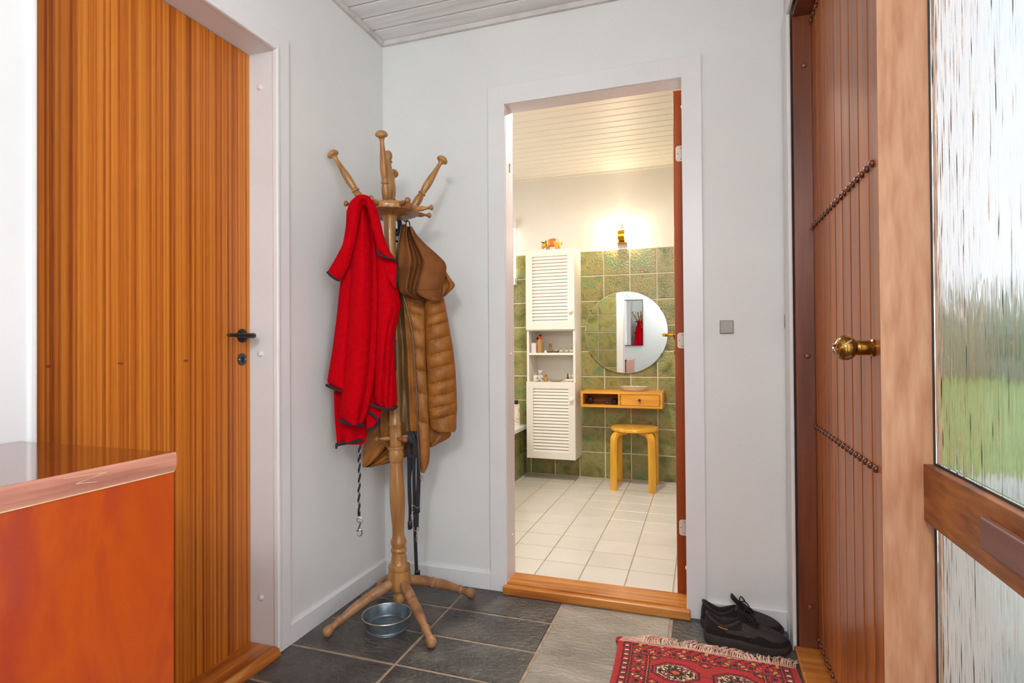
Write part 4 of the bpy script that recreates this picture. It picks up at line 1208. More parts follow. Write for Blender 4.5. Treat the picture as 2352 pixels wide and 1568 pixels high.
# --- navy harness strap under the disc
nh = thing('harness', 'navy strap with a pale blue buckle hanging under the disc of the coat stand', 'harness', (at(917, 510, -0.09)))
obj('strap', line([(914, 500, -0.10), (918, 512, -0.10), (917.5, 530, -0.095), (915, 548, -0.09)], 0, 0, None, 10, (0.0085, 0.0014), 6, UPW), M['navy'], nh, True)
obj('strap', line([(911, 525, -0.10), (908, 535, -0.095), (910, 552, -0.09), (916, 556, -0.085)], 0, 0, None, 10, (0.006, 0.0014), 6, UPW), M['strap'], nh, True)
bm = B()
box(bm, -0.008, 0.008, -0.003, 0.003, -0.008, 0.008, 0.002)
for v in bm.verts:
    v.co = at(912.5, 547, -0.072) + RIGHT * v.co.x + TOW * v.co.y + Vector((0, 0, v.co.z))
obj('buckle', bm, M['bluebuckle'], nh, True)

# ------------------------------------------------------------------ dog bowl
db = thing('dog_bowl', 'round grey galvanised dog bowl on the slate floor under the coat stand', 'bowl', (0.264, -0.425, 0))
MB_ = Matrix.Translation((0.264, -0.425, 0.0))
obj('bowl', lathe(smoothprof([(0.0, 0.002), (0.066, 0.0005), (0.071, 0.004), (0.078, 0.022), (0.0860, 0.047), (0.0885, 0.050), (0.0855, 0.0495), (0.079, 0.030), (0.0745, 0.012), (0.070, 0.0075), (0.0, 0.007)], 3), 48, None, MB_.copy()), M['bowl'], db, True)
obj('rim', tube([MB_ @ Vector((0.0875 * math.cos(a), 0.0875 * math.sin(a), 0.0502)) for a in np.linspace(0, 2 * pi, 48, endpoint=False)], 0.0022, 8, None, closed=True), M['bowlrim'], db, True)

# ------------------------------------------------------------------ red dresser at left
dr = thing('dresser', 'cherry red wooden dresser with a worn top edge in the left foreground', 'dresser', (0.22, -2.0, 0))
DX, DY, DH = 0.44, -1.448, 0.830
obj('side_panel', bx(DX - 0.022, DX, -2.60, DY, 0.02, DH - 0.036, 0.001), M['dresserside'], dr)
obj('carcass', bx(0.02, DX - 0.022, -2.595, DY - 0.001, 0.02, DH - 0.036), M['dresserside'], dr)
obj('plinth', bx(0.04, DX - 0.03, -2.58, DY - 0.03, 0.0, 0.02), M['dresserside'], dr)
obj('glue_line', bx(DX - 0.03, DX + 0.0012, -2.60, DY + 0.0005, DH - 0.0362, DH - 0.0338), M['bare'], dr)
obj('top', bx(0.018, DX - 0.001, -2.606, DY + 0.002, DH - 0.034, DH, 0.0006), M['dressertop'], dr)
edge_p = [(DX - 0.001, DH - 0.0338), (DX + 0.002, DH - 0.0338), (DX + 0.0045, DH - 0.024), (DX + 0.0055, DH - 0.014), (DX + 0.0045, DH - 0.004), (DX + 0.003, DH - 0.0002), (DX - 0.001, DH - 0.0002)]
obj('top_edge', prism_y(edge_p, -2.606, DY + 0.002), M['dresseredge'], dr)
bm = B()
for p, q, w in (((-1.640, 0.8245), (-1.575, 0.8205), 0.0004), ((-1.575, 0.8205), (-1.622, 0.8125), 0.0004), ((-1.622, 0.8125), (-1.590, 0.8085), 0.0004)):
    tube([(DX + 0.0052, p[0], p[1]), (DX + 0.0052, q[0], q[1])], w, 5, bm)
so_ = obj('scratches', bm, M['bare'], dr)
so_['kind'] = 'stuff'

# ------------------------------------------------------------------ hall mirror on the rear wall (seen in the bathroom mirror)
hm = thing('hall_mirror', 'dark framed hall mirror behind the viewer, seen inside the round bathroom mirror', 'mirror', (0.26, REAR, 1.4))
obj('mirror_glass', bx(0.02, 0.50, REAR + 0.004, REAR + 0.008, 1.03, 1.78), M['mirror'], hm)
obj('frame', boxes([(0.012, 0.02, REAR, REAR + 0.02, 1.02, 1.79), (0.50, 0.508, REAR, REAR + 0.02, 1.02, 1.79), (0.02, 0.50, REAR, REAR + 0.02, 1.02, 1.03), (0.02, 0.50, REAR, REAR + 0.02, 1.78, 1.79)]), M['framedark'], hm)

# ------------------------------------------------------------------ shoes
def make_shoe(loc, ang, label, mirror=1):
    L = 0.272
    t = thing('shoe', label, 'shoe', loc, 'pair of black lace-up shoes')
    Mx = Matrix.Translation(loc) @ Matrix.Rotation(ang, 4, 'Z') @ Matrix.Diagonal((1, mirror, 1, 1))
    half = [(0.0, 0.0), (0.006, 0.012), (0.03, 0.025), (0.08, 0.031), (0.18, 0.0330), (0.32, 0.0325), (0.45, 0.0335), (0.57, 0.037), (0.69, 0.0405), (0.80, 0.041), (0.89, 0.037), (0.95, 0.028), (0.985, 0.015), (1.0, 0.0)]
    hs = spline([(a, b_, 0) for a, b_ in half], 6)
    right = [(p.x * L, -p.y * (1.06 if 0.5 < p.x < 0.85 else 1.0)) for p in hs]
    left = [(p.x * L, p.y) for p in hs][1:-1]
    out = right + list(reversed(left))
    n = len(out)
    # rim (opening) with the same count
    rim = []
    for (x, y) in out:
        f = x / L
        c = max(-1.0, min(1.0, (0.5 - min(f, 0.62) / 0.62) * 2))          # 1 at the heel, -1 at the throat
        rx = L * (0.235 - 0.205 * c)
        hw = 0.0235 * math.sqrt(max(0.0, 1 - c * c)) if f < 0.62 else 0.0
        if f >= 0.62:                                                   # the toe gathers at the throat
            hw = 0.010 * min(1.0, abs(y) / 0.046)
            rx = L * (0.44 + 0.055 * (1 - abs(y) / 0.05))
        else:
            hw = max(hw, 0.010 * min(1.0, abs(y) / 0.03) if c < 0 else hw)
        z = 0.060 + 0.030 * max(0, c) ** 1.6 + 0.024 * max(0, -c) ** 1.5
        if f >= 0.62:
            z = 0.084 - 0.010 * (1 - abs(y) / 0.05)
        rim.append(Vector((rx, math.copysign(hw, y) if y else 0.0, z)))
    zs = lambda x: 0.034 - 0.010 * (x / L) + 0.006 * max(0, x / L - 0.8) * 5 * 0.4
    bm = B()
    rows = 26
    rings = []
    for k in range(rows + 1):
        v = k / rows
        ring = []
        for (x, y), r in zip(out, rim):
            p0 = Vector((x, y, zs(x)))
            f = x / L
            zc = 0.070 if f < 0.3 else (0.066 if f < 0.6 else 0.066)
            if f > 0.62:
                c = Vector((x * 0.985 + 0.0, y * 0.98, 0.064))
            else:
                c = Vector((x - 0.002, y * 1.05, zc * 0.9))
            p = p0 * (1 - v) ** 2 + c * 2 * v * (1 - v) + r * v * v
            ring.append(bm.verts.new(p))
        rings.append(ring)
    for k in range(rows):
        for i in range(n):
            f = bm.faces.new((rings[k][i], rings[k][(i + 1) % n], rings[k + 1][(i + 1) % n], rings[k + 1][i]))
            xm = sum(v.co.x for v in f.verts) / 4 / L
            vv = (k + 0.5) / rows
            suede = vv < 0.28 + 0.16 * math.exp(-((xm - 0.66) / 0.07) ** 2) + 0.06 * max(0, xm - 0.9) * 10 * 0.3 or (xm < 0.26) or (0.26 < xm < 0.45 and vv > 0.62)
            f.material_index = 0 if suede else 1
    # collar roll and lining
    last = rings[-1]
    for dz, sc_ in ((0.004, 0.93), (0.002, 0.80), (-0.012, 0.78), (-0.034, 0.80)):
        ring = []
        cx, cy = sum(r.x for r in rim) / n, 0
        for r in rim:
            ring.append(bm.verts.new((cx + (r.x - cx) * (sc_ ** 0.4), r.y * sc_, max(r.z + dz, 0.036))))
        for i in range(n):
            f = bm.faces.new((last[i], last[(i + 1) % n], ring[(i + 1) % n], ring[i]))
            f.material_index = 2
        last = ring
    f = bm.faces.new(last); f.material_index = 2
    bmesh.ops.transform(bm, matrix=Mx, verts=bm.verts)
    obj('upper', bm, [M['shoe'], M['shoemesh'], M['lining']], t, True)
    # padded collar roll round the ankle
    cr = [Mx @ (r + Vector((0, 0, 0.001))) for (x, y), r in zip(out, rim) if x / L < 0.60]
    k0 = max(range(len(cr)), key=lambda q: (cr[q] - cr[q - 1]).length)
    cr = cr[k0:] + cr[:k0]
    obj('collar', tube(cr, 0.0052, 10), M['lining'], t, True)
    # sole
    bm = B()
    prs = []
    for z, g in ((0.0, -0.002), (0.003, 0.0015), (0.018, 0.003), (0.030, 0.0025), (0.0345, 0.001), (0.0345, -0.006)):
        ring = []
        for x, y in out:
            f = x / L
            zz = z * (1.0 - 0.26 * f) + (0.010 * max(0, f - 0.82) / 0.18 if z < 0.01 else 0.006 * max(0, f - 0.82) / 0.18)
            gx = (x - L * 0.5) / (L * 0.5)
            ring.append(bm.verts.new((x + g * gx, y + math.copysign(g, y) * (1 - abs(gx) ** 6) if y else 0, zz)))
        prs.append(ring)
    for a, b_ in zip(prs[:-1], prs[1:]):
        for i in range(n):
            bm.faces.new((a[i], a[(i + 1) % n], b_[(i + 1) % n], b_[i]))
    bm.faces.new(list(reversed(prs[0]))); bm.faces.new(prs[-1])
    bmesh.ops.transform(bm, matrix=Mx, verts=bm.verts)
    obj('sole', bm, M['sole'], t, True)
    # tongue
    bm = B()
    path = spline([(0.62 * L, 0, 0.066), (0.54 * L, 0, 0.082), (0.47 * L, 0, 0.097), (0.41 * L, 0, 0.114), (0.385 * L, 0, 0.121)], 4)
    tube(path, 0, 14, bm, (0.0235, 0.0060), (0, 1, 0))
    bmesh.ops.transform(bm, matrix=Mx, verts=bm.verts)
    obj('tongue', bm, M['shoe'], t, True)
    # eyestays and laces
    bm = B()
    for s in (-1, 1):
        tube(spline([(0.665 * L, s * 0.012, 0.0675), (0.58 * L, s * 0.0175, 0.078), (0.50 * L, s * 0.0185, 0.0895), (0.445 * L, s * 0.0185, 0.0935)], 4), 0, 10, bm, (0.0065, 0.0030), (0, 1, 0.3))
    bmesh.ops.transform(bm, matrix=Mx, verts=bm.verts)
    obj('eyestay', bm, M['shoe'], t, True)
    lb = B()
    rows_ = [(0.635, 0.0765, 0.014), (0.585, 0.084, 0.0165), (0.535, 0.092, 0.0175), (0.485, 0.0985, 0.018)]
    for i, (fx, z, w) in enumerate(rows_):
        fx2, z2, w2 = rows_[min(i + 1, 3)]
        tube(spline([(fx * L, -w, z - 0.002), (fx * L - 0.003, 0, z + 0.003), (fx2 * L, w2, z2 - 0.002)], 4), 0, 8, lb, (0.0032, 0.0016), (1, 0, 0.4))
        tube(spline([(fx * L, w, z - 0.002), (fx * L - 0.003, 0, z + 0.0045), (fx2 * L, -w2, z2 - 0.002)], 4), 0, 8, lb, (0.0032, 0.0016), (1, 0, 0.4))
    kx, kz = 0.475 * L, 0.103
    for s in (-1, 1):
        tube(spline([(kx, 0, kz), (kx + 0.004, s * 0.016, kz + 0.010), (kx + 0.012, s * 0.034, kz + 0.004), (kx + 0.022, s * 0.036, kz - 0.012), (kx + 0.014, s * 0.020, kz - 0.006), (kx, 0, kz)], 5), 0.0021, 7, lb)
        tube(spline([(kx, 0, kz), (kx + 0.018, s * 0.012, kz - 0.002), (kx + 0.032, s * 0.026, kz - 0.018), (kx + 0.036, s * 0.034, kz - 0.030)], 5), 0.0021, 7, lb)
    ball(lb, (kx, 0, kz), 0.0048, 1, 1.2, 0.9, 10, 8)
    bmesh.ops.transform(lb, matrix=Mx, verts=lb.verts)
    obj('laces', lb, M['lace'], t, True)
    # bright lining flash at the near ankle
    bm = B()
    tube(spline([(0.175 * L, -0.0342, 0.0650), (0.225 * L, -0.0352, 0.0610), (0.285 * L, -0.0345, 0.0600)], 4), 0, 8, bm, (0.0013, 0.0012), (0, 0, 1))
    bmesh.ops.transform(bm, matrix=Mx, verts=bm.verts)
    if mirror == 1:
        obj('flash', bm, M['insole'], t, True)['label'] = 'orange stripe at the ankle'
    else:
        bm.free()
    return t


make_shoe(Vector((1.358, -0.150, 0.0)), math.radians(-3.5), 'black lace-up shoe with a grey mesh top, nearer to the rug', 1)
make_shoe(Vector((1.348, -0.0615, 0.0)), math.radians(0.5), 'black lace-up shoe against the white baseboard, behind its pair', -1)

# ------------------------------------------------------------------ rug: painted pile on a fine grid + fringe
RX, RY, RWID, RLEN, RANG = 1.078, -0.272, 0.552, 0.95, math.radians(1.2)
rug = thing('rug', 'small red oriental rug with octagon medallions and a pale fringe by the front door', 'rug', (RX, RY, 0.0))
MR = Matrix.Translation((RX, RY, 0.0)) @ Matrix.Rotation(RANG, 4, 'Z')
RED, DRED, BLK, OCH, CRM, BRN, ORG = (170, 30, 28), (140, 22, 26), (38, 30, 34), (196, 138, 62), (222, 204, 172), (112, 52, 40), (206, 82, 44)
r2 = random.Random(3)
NU, NV = 260, 430
cell = {}


def motif_border(a, b_):
    """a across the band 0..1, b_ along in units of the repeat: leaf and hook figures"""
    k = int(math.floor(b_)); f = b_ - k
    dx, dy = f - 0.5, a - 0.5
    if k % 2:
        dx = -dx
    d = abs(dx + 0.55 * dy) + abs(dy) * 0.7
    if d < 0.17:
        return OCH if (k % 3) else ORG
    if d < 0.27:
        return BLK
    e = abs(dx - 0.5 * dy) + abs(abs(dy) - 0.32) * 1.4
    if e < 0.12:
        return CRM if (k % 4 == 0) else OCH
    if abs(abs(dx) - 0.42) + abs(dy) * 0.3 < 0.1:
        return BLK
    if abs(abs(dy) - 0.44) < 0.05 and int(f * 6) % 2 == 0:
        return BLK
    return RED


def gul(dx, dy):
    """octagon medallion, dx dy in metres from its centre"""
    ax, ay = abs(dx) / 0.062, abs(dy) / 0.044
    o = max(ax, ay, (ax + ay) * 0.72)
    if o > 1.16:
        return None
    if 1.06 < o:
        return BLK
    if o > 0.97:
        return RED
    if o > 0.91:
        return BLK
    if o > 0.84:
        return CRM if r2.random() < 0.7 else BRN
    if (ax + ay) < 0.26:
        return ORG
    if (ax + ay) < 0.42:
        return BLK
    if abs(dx) < 0.004 or abs(dy) < 0.003:
        return BLK
    q = (int(math.floor(abs(dx) / 0.0052)) * 3 + int(math.floor(abs(dy) / 0.0048)) * 7 + int(abs(dx) / 0.011) * int(abs(dy) / 0.009)) % 5
    quad = (dx > 0) == (dy > 0)
    if quad:
        return (CRM, BLK, BRN, OCH, BLK)[q]
    return (BRN, BLK, BRN, CRM, DRED)[q]


def rug_col(u, v):
    eu = min(u, RWID - u)
    if v < 0.012:
        return (206, 140, 122)
    if eu < 0.020:
        return RED
    if eu < 0.024 or abs(eu - 0.043) < 0.002 or abs(eu - 0.052) < 0.002:
        return BLK
    if eu < 0.043:
        k = int(v / 0.009)
        return (CRM if k % 3 == 0 else BLK if k % 3 == 1 else RED) if abs(eu - 0.033) < 0.006 and (v / 0.009) % 1 > 0.25 else DRED
    if eu < 0.052:
        return RED
    ev = v - 0.012
    if ev < 0.022 and eu > 0.052:
        k = int(u / 0.010)
        return (BLK if (k + int(ev / 0.008)) % 3 == 0 else OCH if k % 7 == 0 else RED)
    if ev < 0.062 and eu > 0.052:
        return motif_border((ev - 0.022) / 0.040, u / 0.046)
    if ev < 0.066 and eu > 0.052:
        return BLK
    if eu < 0.098:
        return motif_border((eu - 0.054) / 0.044, v / 0.046)
    if abs(eu - 0.100) < 0.0022 or abs(eu - 0.108) < 0.0022:
        return BLK
    if eu < 0.106:
        return ORG
    # field
    fu, fv = u - RWID / 2, v - 0.155
    for cu in (-0.088, 0.092):
        kv = round(fv / 0.135)
        if kv < 0:
            kv = 0
        g = gul(fu - cu, fv - kv * 0.135)
        if g:
            return g
    kv = math.floor(fv / 0.135)
    for cu in (0.002, -0.155, 0.16):
        dx, dy = fu - cu, fv - (kv + 0.5) * 0.135
        m_ = abs(dx) / 0.024 + abs(dy) / 0.020
        if m_ < 0.35:
            return OCH
        if m_ < 1.0:
            return BLK if (int(dx / 0.006) + int(dy / 0.005)) % 2 == 0 else RED
    if abs(fv - round(fv / 0.135) * 0.135) < 0.0014:
        return BLK
    return RED


bm = B()
lay = bm.loops.layers.float_color.new('pile')
top = [[None] * (NU + 1) for _ in range(NV + 1)]
for j in range(NV + 1):
    v = RLEN * j / NV
    for i in range(NU + 1):
        u = RWID * i / NU
        z = 0.0105 + 0.0008 * math.sin(u * 31 + 2) * math.sin(v * 23) + 0.0035 * math.exp(-(v / 0.03) ** 2) * (0.5 + 0.5 * math.sin(u * 28 + 1))
        e = min(u, RWID - u, v)
        if e < 0.006:
            z -= 0.004 * (1 - e / 0.006)
        top[j][i] = bm.verts.new(MR @ Vector((u + 0.004 * math.sin(v * 9), -v + 0.008 * math.sin(u * 9), z)))
for j in range(NV):
    for i in range(NU):
        f = bm.faces.new((top[j][i], top[j + 1][i], top[j + 1][i + 1], top[j][i + 1]))
        u, v = RWID * (i + 0.5) / NU, RLEN * (j + 0.5) / NV
        c = rug_col(u + r2.uniform(-0.0012, 0.0012), v + r2.uniform(-0.0012, 0.0012))
        g = r2.uniform(0.86, 1.10)
        c = lin([min(255, q * g) for q in c])
        for l in f.loops:
            l[lay] = c
# skirt to the floor
edge = [top[0][i] for i in range(NU + 1)] + [top[j][NU] for j in range(1, NV + 1)] + [top[NV][i] for i in range(NU - 1, -1, -1)] + [top[j][0] for j in range(NV - 1, 0, -1)]
low = [bm.verts.new((q.co.x, q.co.y, 0.0002)) for q in edge]
ne = len(edge)
for k in range(ne):
    f = bm.faces.new((edge[k], edge[(k + 1) % ne], low[(k + 1) % ne], low[k]))
    for l in f.loops:
        l[lay] = lin(RED)
mp_ = bpy.data.materials.new('rug_pile'); mp_.use_nodes = True
nt = mp_.node_tree
at_ = nt.nodes.new('ShaderNodeVertexColor'); at_.layer_name = 'pile'
P = nt.nodes['Principled BSDF']; P.inputs['Roughness'].default_value = 0.95; P.inputs['Specular IOR Level'].default_value = 0.15; P.inputs['Sheen Weight'].default_value = 0.2
nt.links.new(at_.outputs[0], P.inputs['Base Color'])
obj('pile', bm, mp_, rug)
bm = B()
for k in range(210):
    u = RWID * (k + 0.5) / 210
    cl_ = math.sin(u * 55) * 0.5 + math.sin(u * 23 + 1) * 0.8
    a = 0.5 * cl_ + random.uniform(-0.35, 0.35) + (0.9 if u < 0.16 else 0.0) * (1 - u / 0.16)
    ln = random.uniform(0.036, 0.072) * (0.75 if u > 0.36 else 1.0)
    base = Vector((u, 0.0 - 0.002 + 0.008 * math.sin(u * 9), 0.010))
    h = random.uniform(0.003, 0.014)
    p = [base, base + Vector((math.sin(a) * ln * 0.35, math.cos(a) * ln * 0.35, h)), base + Vector((math.sin(a + 0.3) * ln * 0.72, math.cos(a) * ln * 0.72, h * 0.6)), base + Vector((math.sin(a + random.uniform(-0.2, 0.6)) * ln, math.cos(a) * ln, -0.007))]
    tube([MR @ q for q in spline(p, 3)], [0.0013] * 7 + [0.001] * 3, 4, bm)
fo = obj('fringe', bm, M['fringe'], rug, True)
fo['kind'] = 'stuff'
tube(spline([MR @ Vector(q) for q in ((-0.002, -0.012, 0.008), (-0.002, 0.002, 0.012), (0.006, 0.009, 0.012), (0.020, 0.008, 0.009))], 4), 0.0055, 8, bm := B())
obj('selvage_tuft', bm, mat('selvage_wool', (150, 46, 44), rough=0.95), rug, True)

# ------------------------------------------------------------------ bathroom cabinet with louvred doors
CX0, CX1, CY, CZ0, CZ1 = 0.115, 0.484, 1.800, 0.190, 1.732
YW = YB - 0.0105
cbn = thing('wall_cabinet', 'tall white louvred wall cabinet with two open niches in the bathroom', 'cabinet', ((CX0 + CX1) / 2, YW, CZ0))
BT = 0.016
obj('carcass', boxes([(CX0, CX0 + BT, CY + 0.018, YW, CZ0, CZ1), (CX1 - BT, CX1, CY + 0.018, YW, CZ0, CZ1), (CX0 + BT, CX1 - BT, CY + 0.018, YW, CZ1 - BT, CZ1), (CX0 + BT, CX1 - BT, CY + 0.018, YW, CZ0, CZ0 + BT),
                      (CX0 + BT, CX1 - BT, YW - 0.008, YW, CZ0 + BT, CZ1 - BT)]), M['cab'], cbn)
for z0, z1 in ((0.738, 0.754), (0.954, 0.970), (1.134, 1.150)):
    obj('shelf', bx(CX0 + BT, CX1 - BT, CY + 0.019, YW - 0.008, z0, z1), M['cab'], cbn)
for z0, z1, nl, kz in ((1.142, CZ1, 20, 1.276), (CZ0, 0.755, 20, 0.630)):
    fw, fh = 0.050, 0.048
    dd = obj('cabinet_door', boxes([(CX0, CX0 + fw, CY, CY + 0.018, z0, z1), (CX1 - fw, CX1, CY, CY + 0.018, z0, z1), (CX0 + fw, CX1 - fw, CY, CY + 0.018, z1 - fh, z1), (CX0 + fw, CX1 - fw, CY, CY + 0.018, z0, z0 + fh)]), M['cab'], cbn)
    span = (z1 - z0 - 2 * fh)
    pt = span / nl
    for k in range(nl):
        zc = z0 + fh + pt * (k + 0.5)
        p = [(CY + 0.003, zc - pt * 0.46), (CY + 0.006, zc - pt * 0.50), (CY + 0.0165, zc + pt * 0.44), (CY + 0.0135, zc + pt * 0.50)]
        obj('slat', prism(p, 0, CX0 + fw - 0.001, CX1 - fw + 0.001), M['cab'], dd)
    obj('knob', lathe(smoothprof([(0.007, 0), (0.007, 0.008), (0.014, 0.014), (0.0155, 0.020), (0.012, 0.026), (0.0, 0.028)], 3), 18, None, frame_mtx((CX1 - 0.022, CY, kz), (CX1 - 0.022, CY - 1, kz))), M['cab'], dd, True)

# painted pig figurine on the cabinet
pig = thing('pig_figurine', 'small painted pig figurine in yellow and orange patches on top of the white cabinet', 'figurine', (0.305, 1.842, CZ1))
PM = Matrix.Translation((0.306, 1.842, CZ1)) @ Matrix.Scale(0.92, 4)
bmv = bmesh.new()
def pb(c, r, sx, sy, sz, mtx=None):
    ball(bmv, c, r, sx, sy, sz, 18, 12, mtx)
pb((0.012, 0, 0.062), 0.036, 1.55, 0.85, 0.98)
pb((-0.030, 0, 0.058), 0.030, 1.1, 0.8, 1.0)
pb((0.050, 0, 0.058), 0.032, 1.0, 0.85, 1.0)
pb((-0.058, 0, 0.046), 0.022, 1.15, 0.85, 1.0)
pb((-0.074, 0, 0.030), 0.0125, 1.0, 0.9, 1.1)
for lx, ly in ((-0.036, -0.014), (-0.026, 0.014), (0.044, -0.015), (0.058, 0.014)):
    lathe([(0.007, 0), (0.0075, 0.006), (0.009, 0.024), (0.011, 0.038)], 10, bmv, Matrix.Translation((lx, ly, 0)))
tmp = bpy.data.meshes.new('tmp')
bmesh.ops.transform(bmv, matrix=PM, verts=bmv.verts)
bmv.to_mesh(tmp); bmv.free()
tob = bpy.data.objects.new('tmp', tmp)
md_ = tob.modifiers.new('r', 'REMESH'); md_.mode = 'VOXEL'; md_.voxel_size = 0.0022
COL.objects.link(tob)
dg = bpy.context.evaluated_depsgraph_get()
ev = tob.evaluated_get(dg)
bmp = bmesh.new(); bmp.from_mesh(ev.to_mesh())
ev.to_mesh_clear()
bpy.data.objects.remove(tob)
bmesh.ops.smooth_vert(bmp, verts=bmp.verts, factor=0.5, use_axis_x=True, use_axis_y=True, use_axis_z=True)
bmesh.ops.smooth_vert(bmp, verts=bmp.verts, factor=0.5, use_axis_x=True, use_axis_y=True, use_axis_z=True)
lay = bmp.loops.layers.float_color.new('pile')
PI_ = PM.inverted()
for f in bmp.faces:
    c = PI_ @ f.calc_center_median()
    x, z = c.x, c.z
    if z < 0.026:
        col = (196, 132, 92)
    elif x < -0.070:
        col = (206, 150, 100)
    elif x < -0.046 + 0.1 * (0.05 - z):
        col = (224, 168, 10)
    elif x < -0.036 + 0.1 * (0.05 - z):
        col = (66, 48, 36)
    elif x < -0.024:
        col = (222, 196, 120)
    elif x < -0.014:
        col = (206, 150, 40)
    elif x < 0.026:
        col = (214, 92, 28) if int((x + z * 1.1) / 0.008) % 2 else (228, 140, 72)
    elif z > 0.062:
        col = (196, 208, 190) if x > 0.040 else (178, 112, 80)
    else:
        col = (232, 178, 22) if x < 0.060 else (240, 204, 70)
    for l in f.loops:
        l[lay] = lin(col)
pm = mp_.copy(); pm.name = 'pig_paint'
pm.node_tree.nodes['Principled BSDF'].inputs['Roughness'].default_value = 0.3
pm.node_tree.nodes['Principled BSDF'].inputs['Specular IOR Level'].default_value = 0.5
obj('body', bmp, pm, pig, True)
for s in (-1, 1):
    bm = B()
    tube([PM @ Vector(q) for q in ((-0.058, s * 0.012, 0.062), (-0.070, s * 0.018, 0.066), (-0.086, s * 0.022, 0.067 - 0.004 * s))], [0.006, 0.004, 0.001], 8, bm)
    obj('ear', bm, M['stud'], pig, True)
bm = B()
tube([PM @ Vector((0.082 + 0.004 * math.cos(a * 2.2), 0.004 * math.sin(a * 2.2), 0.062 - a * 0.005)) for a in np.linspace(0, 4, 14)], 0.0016, 6, bm)
obj('tail', bm, M['knobdark'], pig, True)


# niche bottles and jars: small lathe-turned things
def bottle(name, label, cat, x, y, z, parts, group=None):
    t = thing(name, label, cat, (x, y, z), group)
    for pn, prof, mm in parts:
        obj(pn, lathe(prof, 18, None, Matrix.Translation((x, y, z))), mm, t, True)
    return t


N1, N2 = 0.9702, 0.7550
t = thing('carton', 'small white carton at the left end of the upper niche', 'box', (0.158, 1.862, N1))
obj('box_body', bx(0.140, 0.176, 1.846, 1.880, N1, N1 + 0.070, 0.001), M['whitebox'], t)
obj('box_lid', bx(0.1395, 0.1765, 1.8455, 1.8805, N1 + 0.0702, N1 + 0.0745, 0.001), M['whiteplastic'], t)
bottle('jar', 'peach jar with a dark cap behind the white carton in the upper niche', 'jar', 0.178, 1.925, N1, [('body', [(0.020, 0), (0.021, 0.004), (0.021, 0.090), (0.016, 0.098)], M['peach']), ('cap', [(0.016, 0.0985), (0.017, 0.100), (0.017, 0.114), (0.010, 0.119), (0, 0.120)], M['knobdark'])])
bottle('bottle', 'tall clear bottle with a red cap in the upper niche of the cabinet', 'bottle', 0.207, 1.862, N1,
       [('body', smoothprof([(0.020, 0), (0.0215, 0.006), (0.020, 0.050), (0.0175, 0.085), (0.0165, 0.098), (0.010, 0.106)], 2), M['amber']), ('cap', [(0.0120, 0.1062), (0.0135, 0.108), (0.0135, 0.122), (0.011, 0.124)], M['redcap']), ('cap_top', [(0.0115, 0.1242), (0.0115, 0.132), (0.007, 0.136), (0, 0.137)], M['blackpl'])])
bottle('vial', 'slim amber vial standing behind the red capped bottle', 'bottle', 0.262, 1.955, N1, [('body', [(0.011, 0), (0.012, 0.003), (0.012, 0.060), (0.007, 0.068)], M['amber']), ('stopper', [(0.006, 0.0682), (0.009, 0.073), (0.009, 0.084), (0, 0.090)], M['cream'])])
bottle('jar', 'tiny white pot beside the dark dishes in the upper niche', 'jar', 0.252, 1.850, N1, [('body', [(0.009, 0), (0.010, 0.002), (0.010, 0.010), (0.0085, 0.012)], M['cream']), ('lid', [(0.0095, 0.0122), (0.0095, 0.016), (0, 0.018)], M['whiteplastic'])])
t = thing('dish', 'low slate blue dish at the left in the upper niche', 'dish', (0.282, 1.858, N1))
obj('dish_body', lathe([(0.0, 0.0), (0.018, 0.0), (0.023, 0.008), (0.0235, 0.013), (0.0215, 0.013), (0.017, 0.004), (0, 0.004)], 20, None, Matrix.Translation((0.282, 1.858, N1))), M['bluedish'], t, True)
t = thing('dish', 'low slate blue dish with a pale lid beside the round bottles', 'dish', (0.330, 1.862, N1))
obj('dish_body', lathe([(0.0, 0.0), (0.018, 0.0), (0.022, 0.008), (0.0225, 0.014), (0.0, 0.014)], 20, None, Matrix.Translation((0.330, 1.862, N1))), M['bluedish'], t, True)
obj('lid', lathe([(0.016, 0.0142), (0.014, 0.018), (0.004, 0.022), (0.003, 0.026), (0, 0.027)], 16, None, Matrix.Translation((0.330, 1.862, N1))), M['paleglass'], t, True)
for x, lb in ((0.372, 'round pale perfume bottle next to the blue dishes, first of three'), (0.412, 'round pale perfume bottle in the middle of the three'), (0.448, 'round pale perfume bottle nearest the right side of the niche')):
    bottle('perfume_bottle', lb, 'bottle', x, 1.858, N1, [('body', smoothprof([(0.010, 0), (0.0165, 0.006), (0.0175, 0.013), (0.012, 0.021), (0.005, 0.024)], 3), M['paleglass']), ('stopper', smoothprof([(0.004, 0.0242), (0.004, 0.028), (0.007, 0.034), (0.003, 0.042), (0.0, 0.050)], 2), M['amber'])], 'round perfume bottles in the upper niche')
# lower niche
bottle('jar', 'cream jar with a glass stopper at the left end of the lower niche', 'jar', 0.168, 1.862, N2, [('body', smoothprof([(0.016, 0), (0.0195, 0.006), (0.0195, 0.038), (0.012, 0.048)], 2), M['cream']), ('stopper', smoothprof([(0.008, 0.0482), (0.010, 0.054), (0.006, 0.062), (0, 0.064)], 2), M['paleglass'])])
t = thing('bear_figurine', 'small grey bear figurine sitting in the lower niche', 'figurine', (0.206, 1.862, N2))
bm = B()
ball(bm, (0.206, 1.862, N2 + 0.030), 0.021, 1, 0.9, 1.38, 14, 10)
obj('body', bm, M['bear'], t, True)
bm = B(); ball(bm, (0.208, 1.858, N2 + 0.068), 0.0165, 1, 0.95, 0.95, 14, 10); ball(bm, (0.206, 1.844, N2 + 0.064), 0.006, 1, 1, 1, 10, 8)
hd_ = obj('head', bm, M['bear'], t, True)
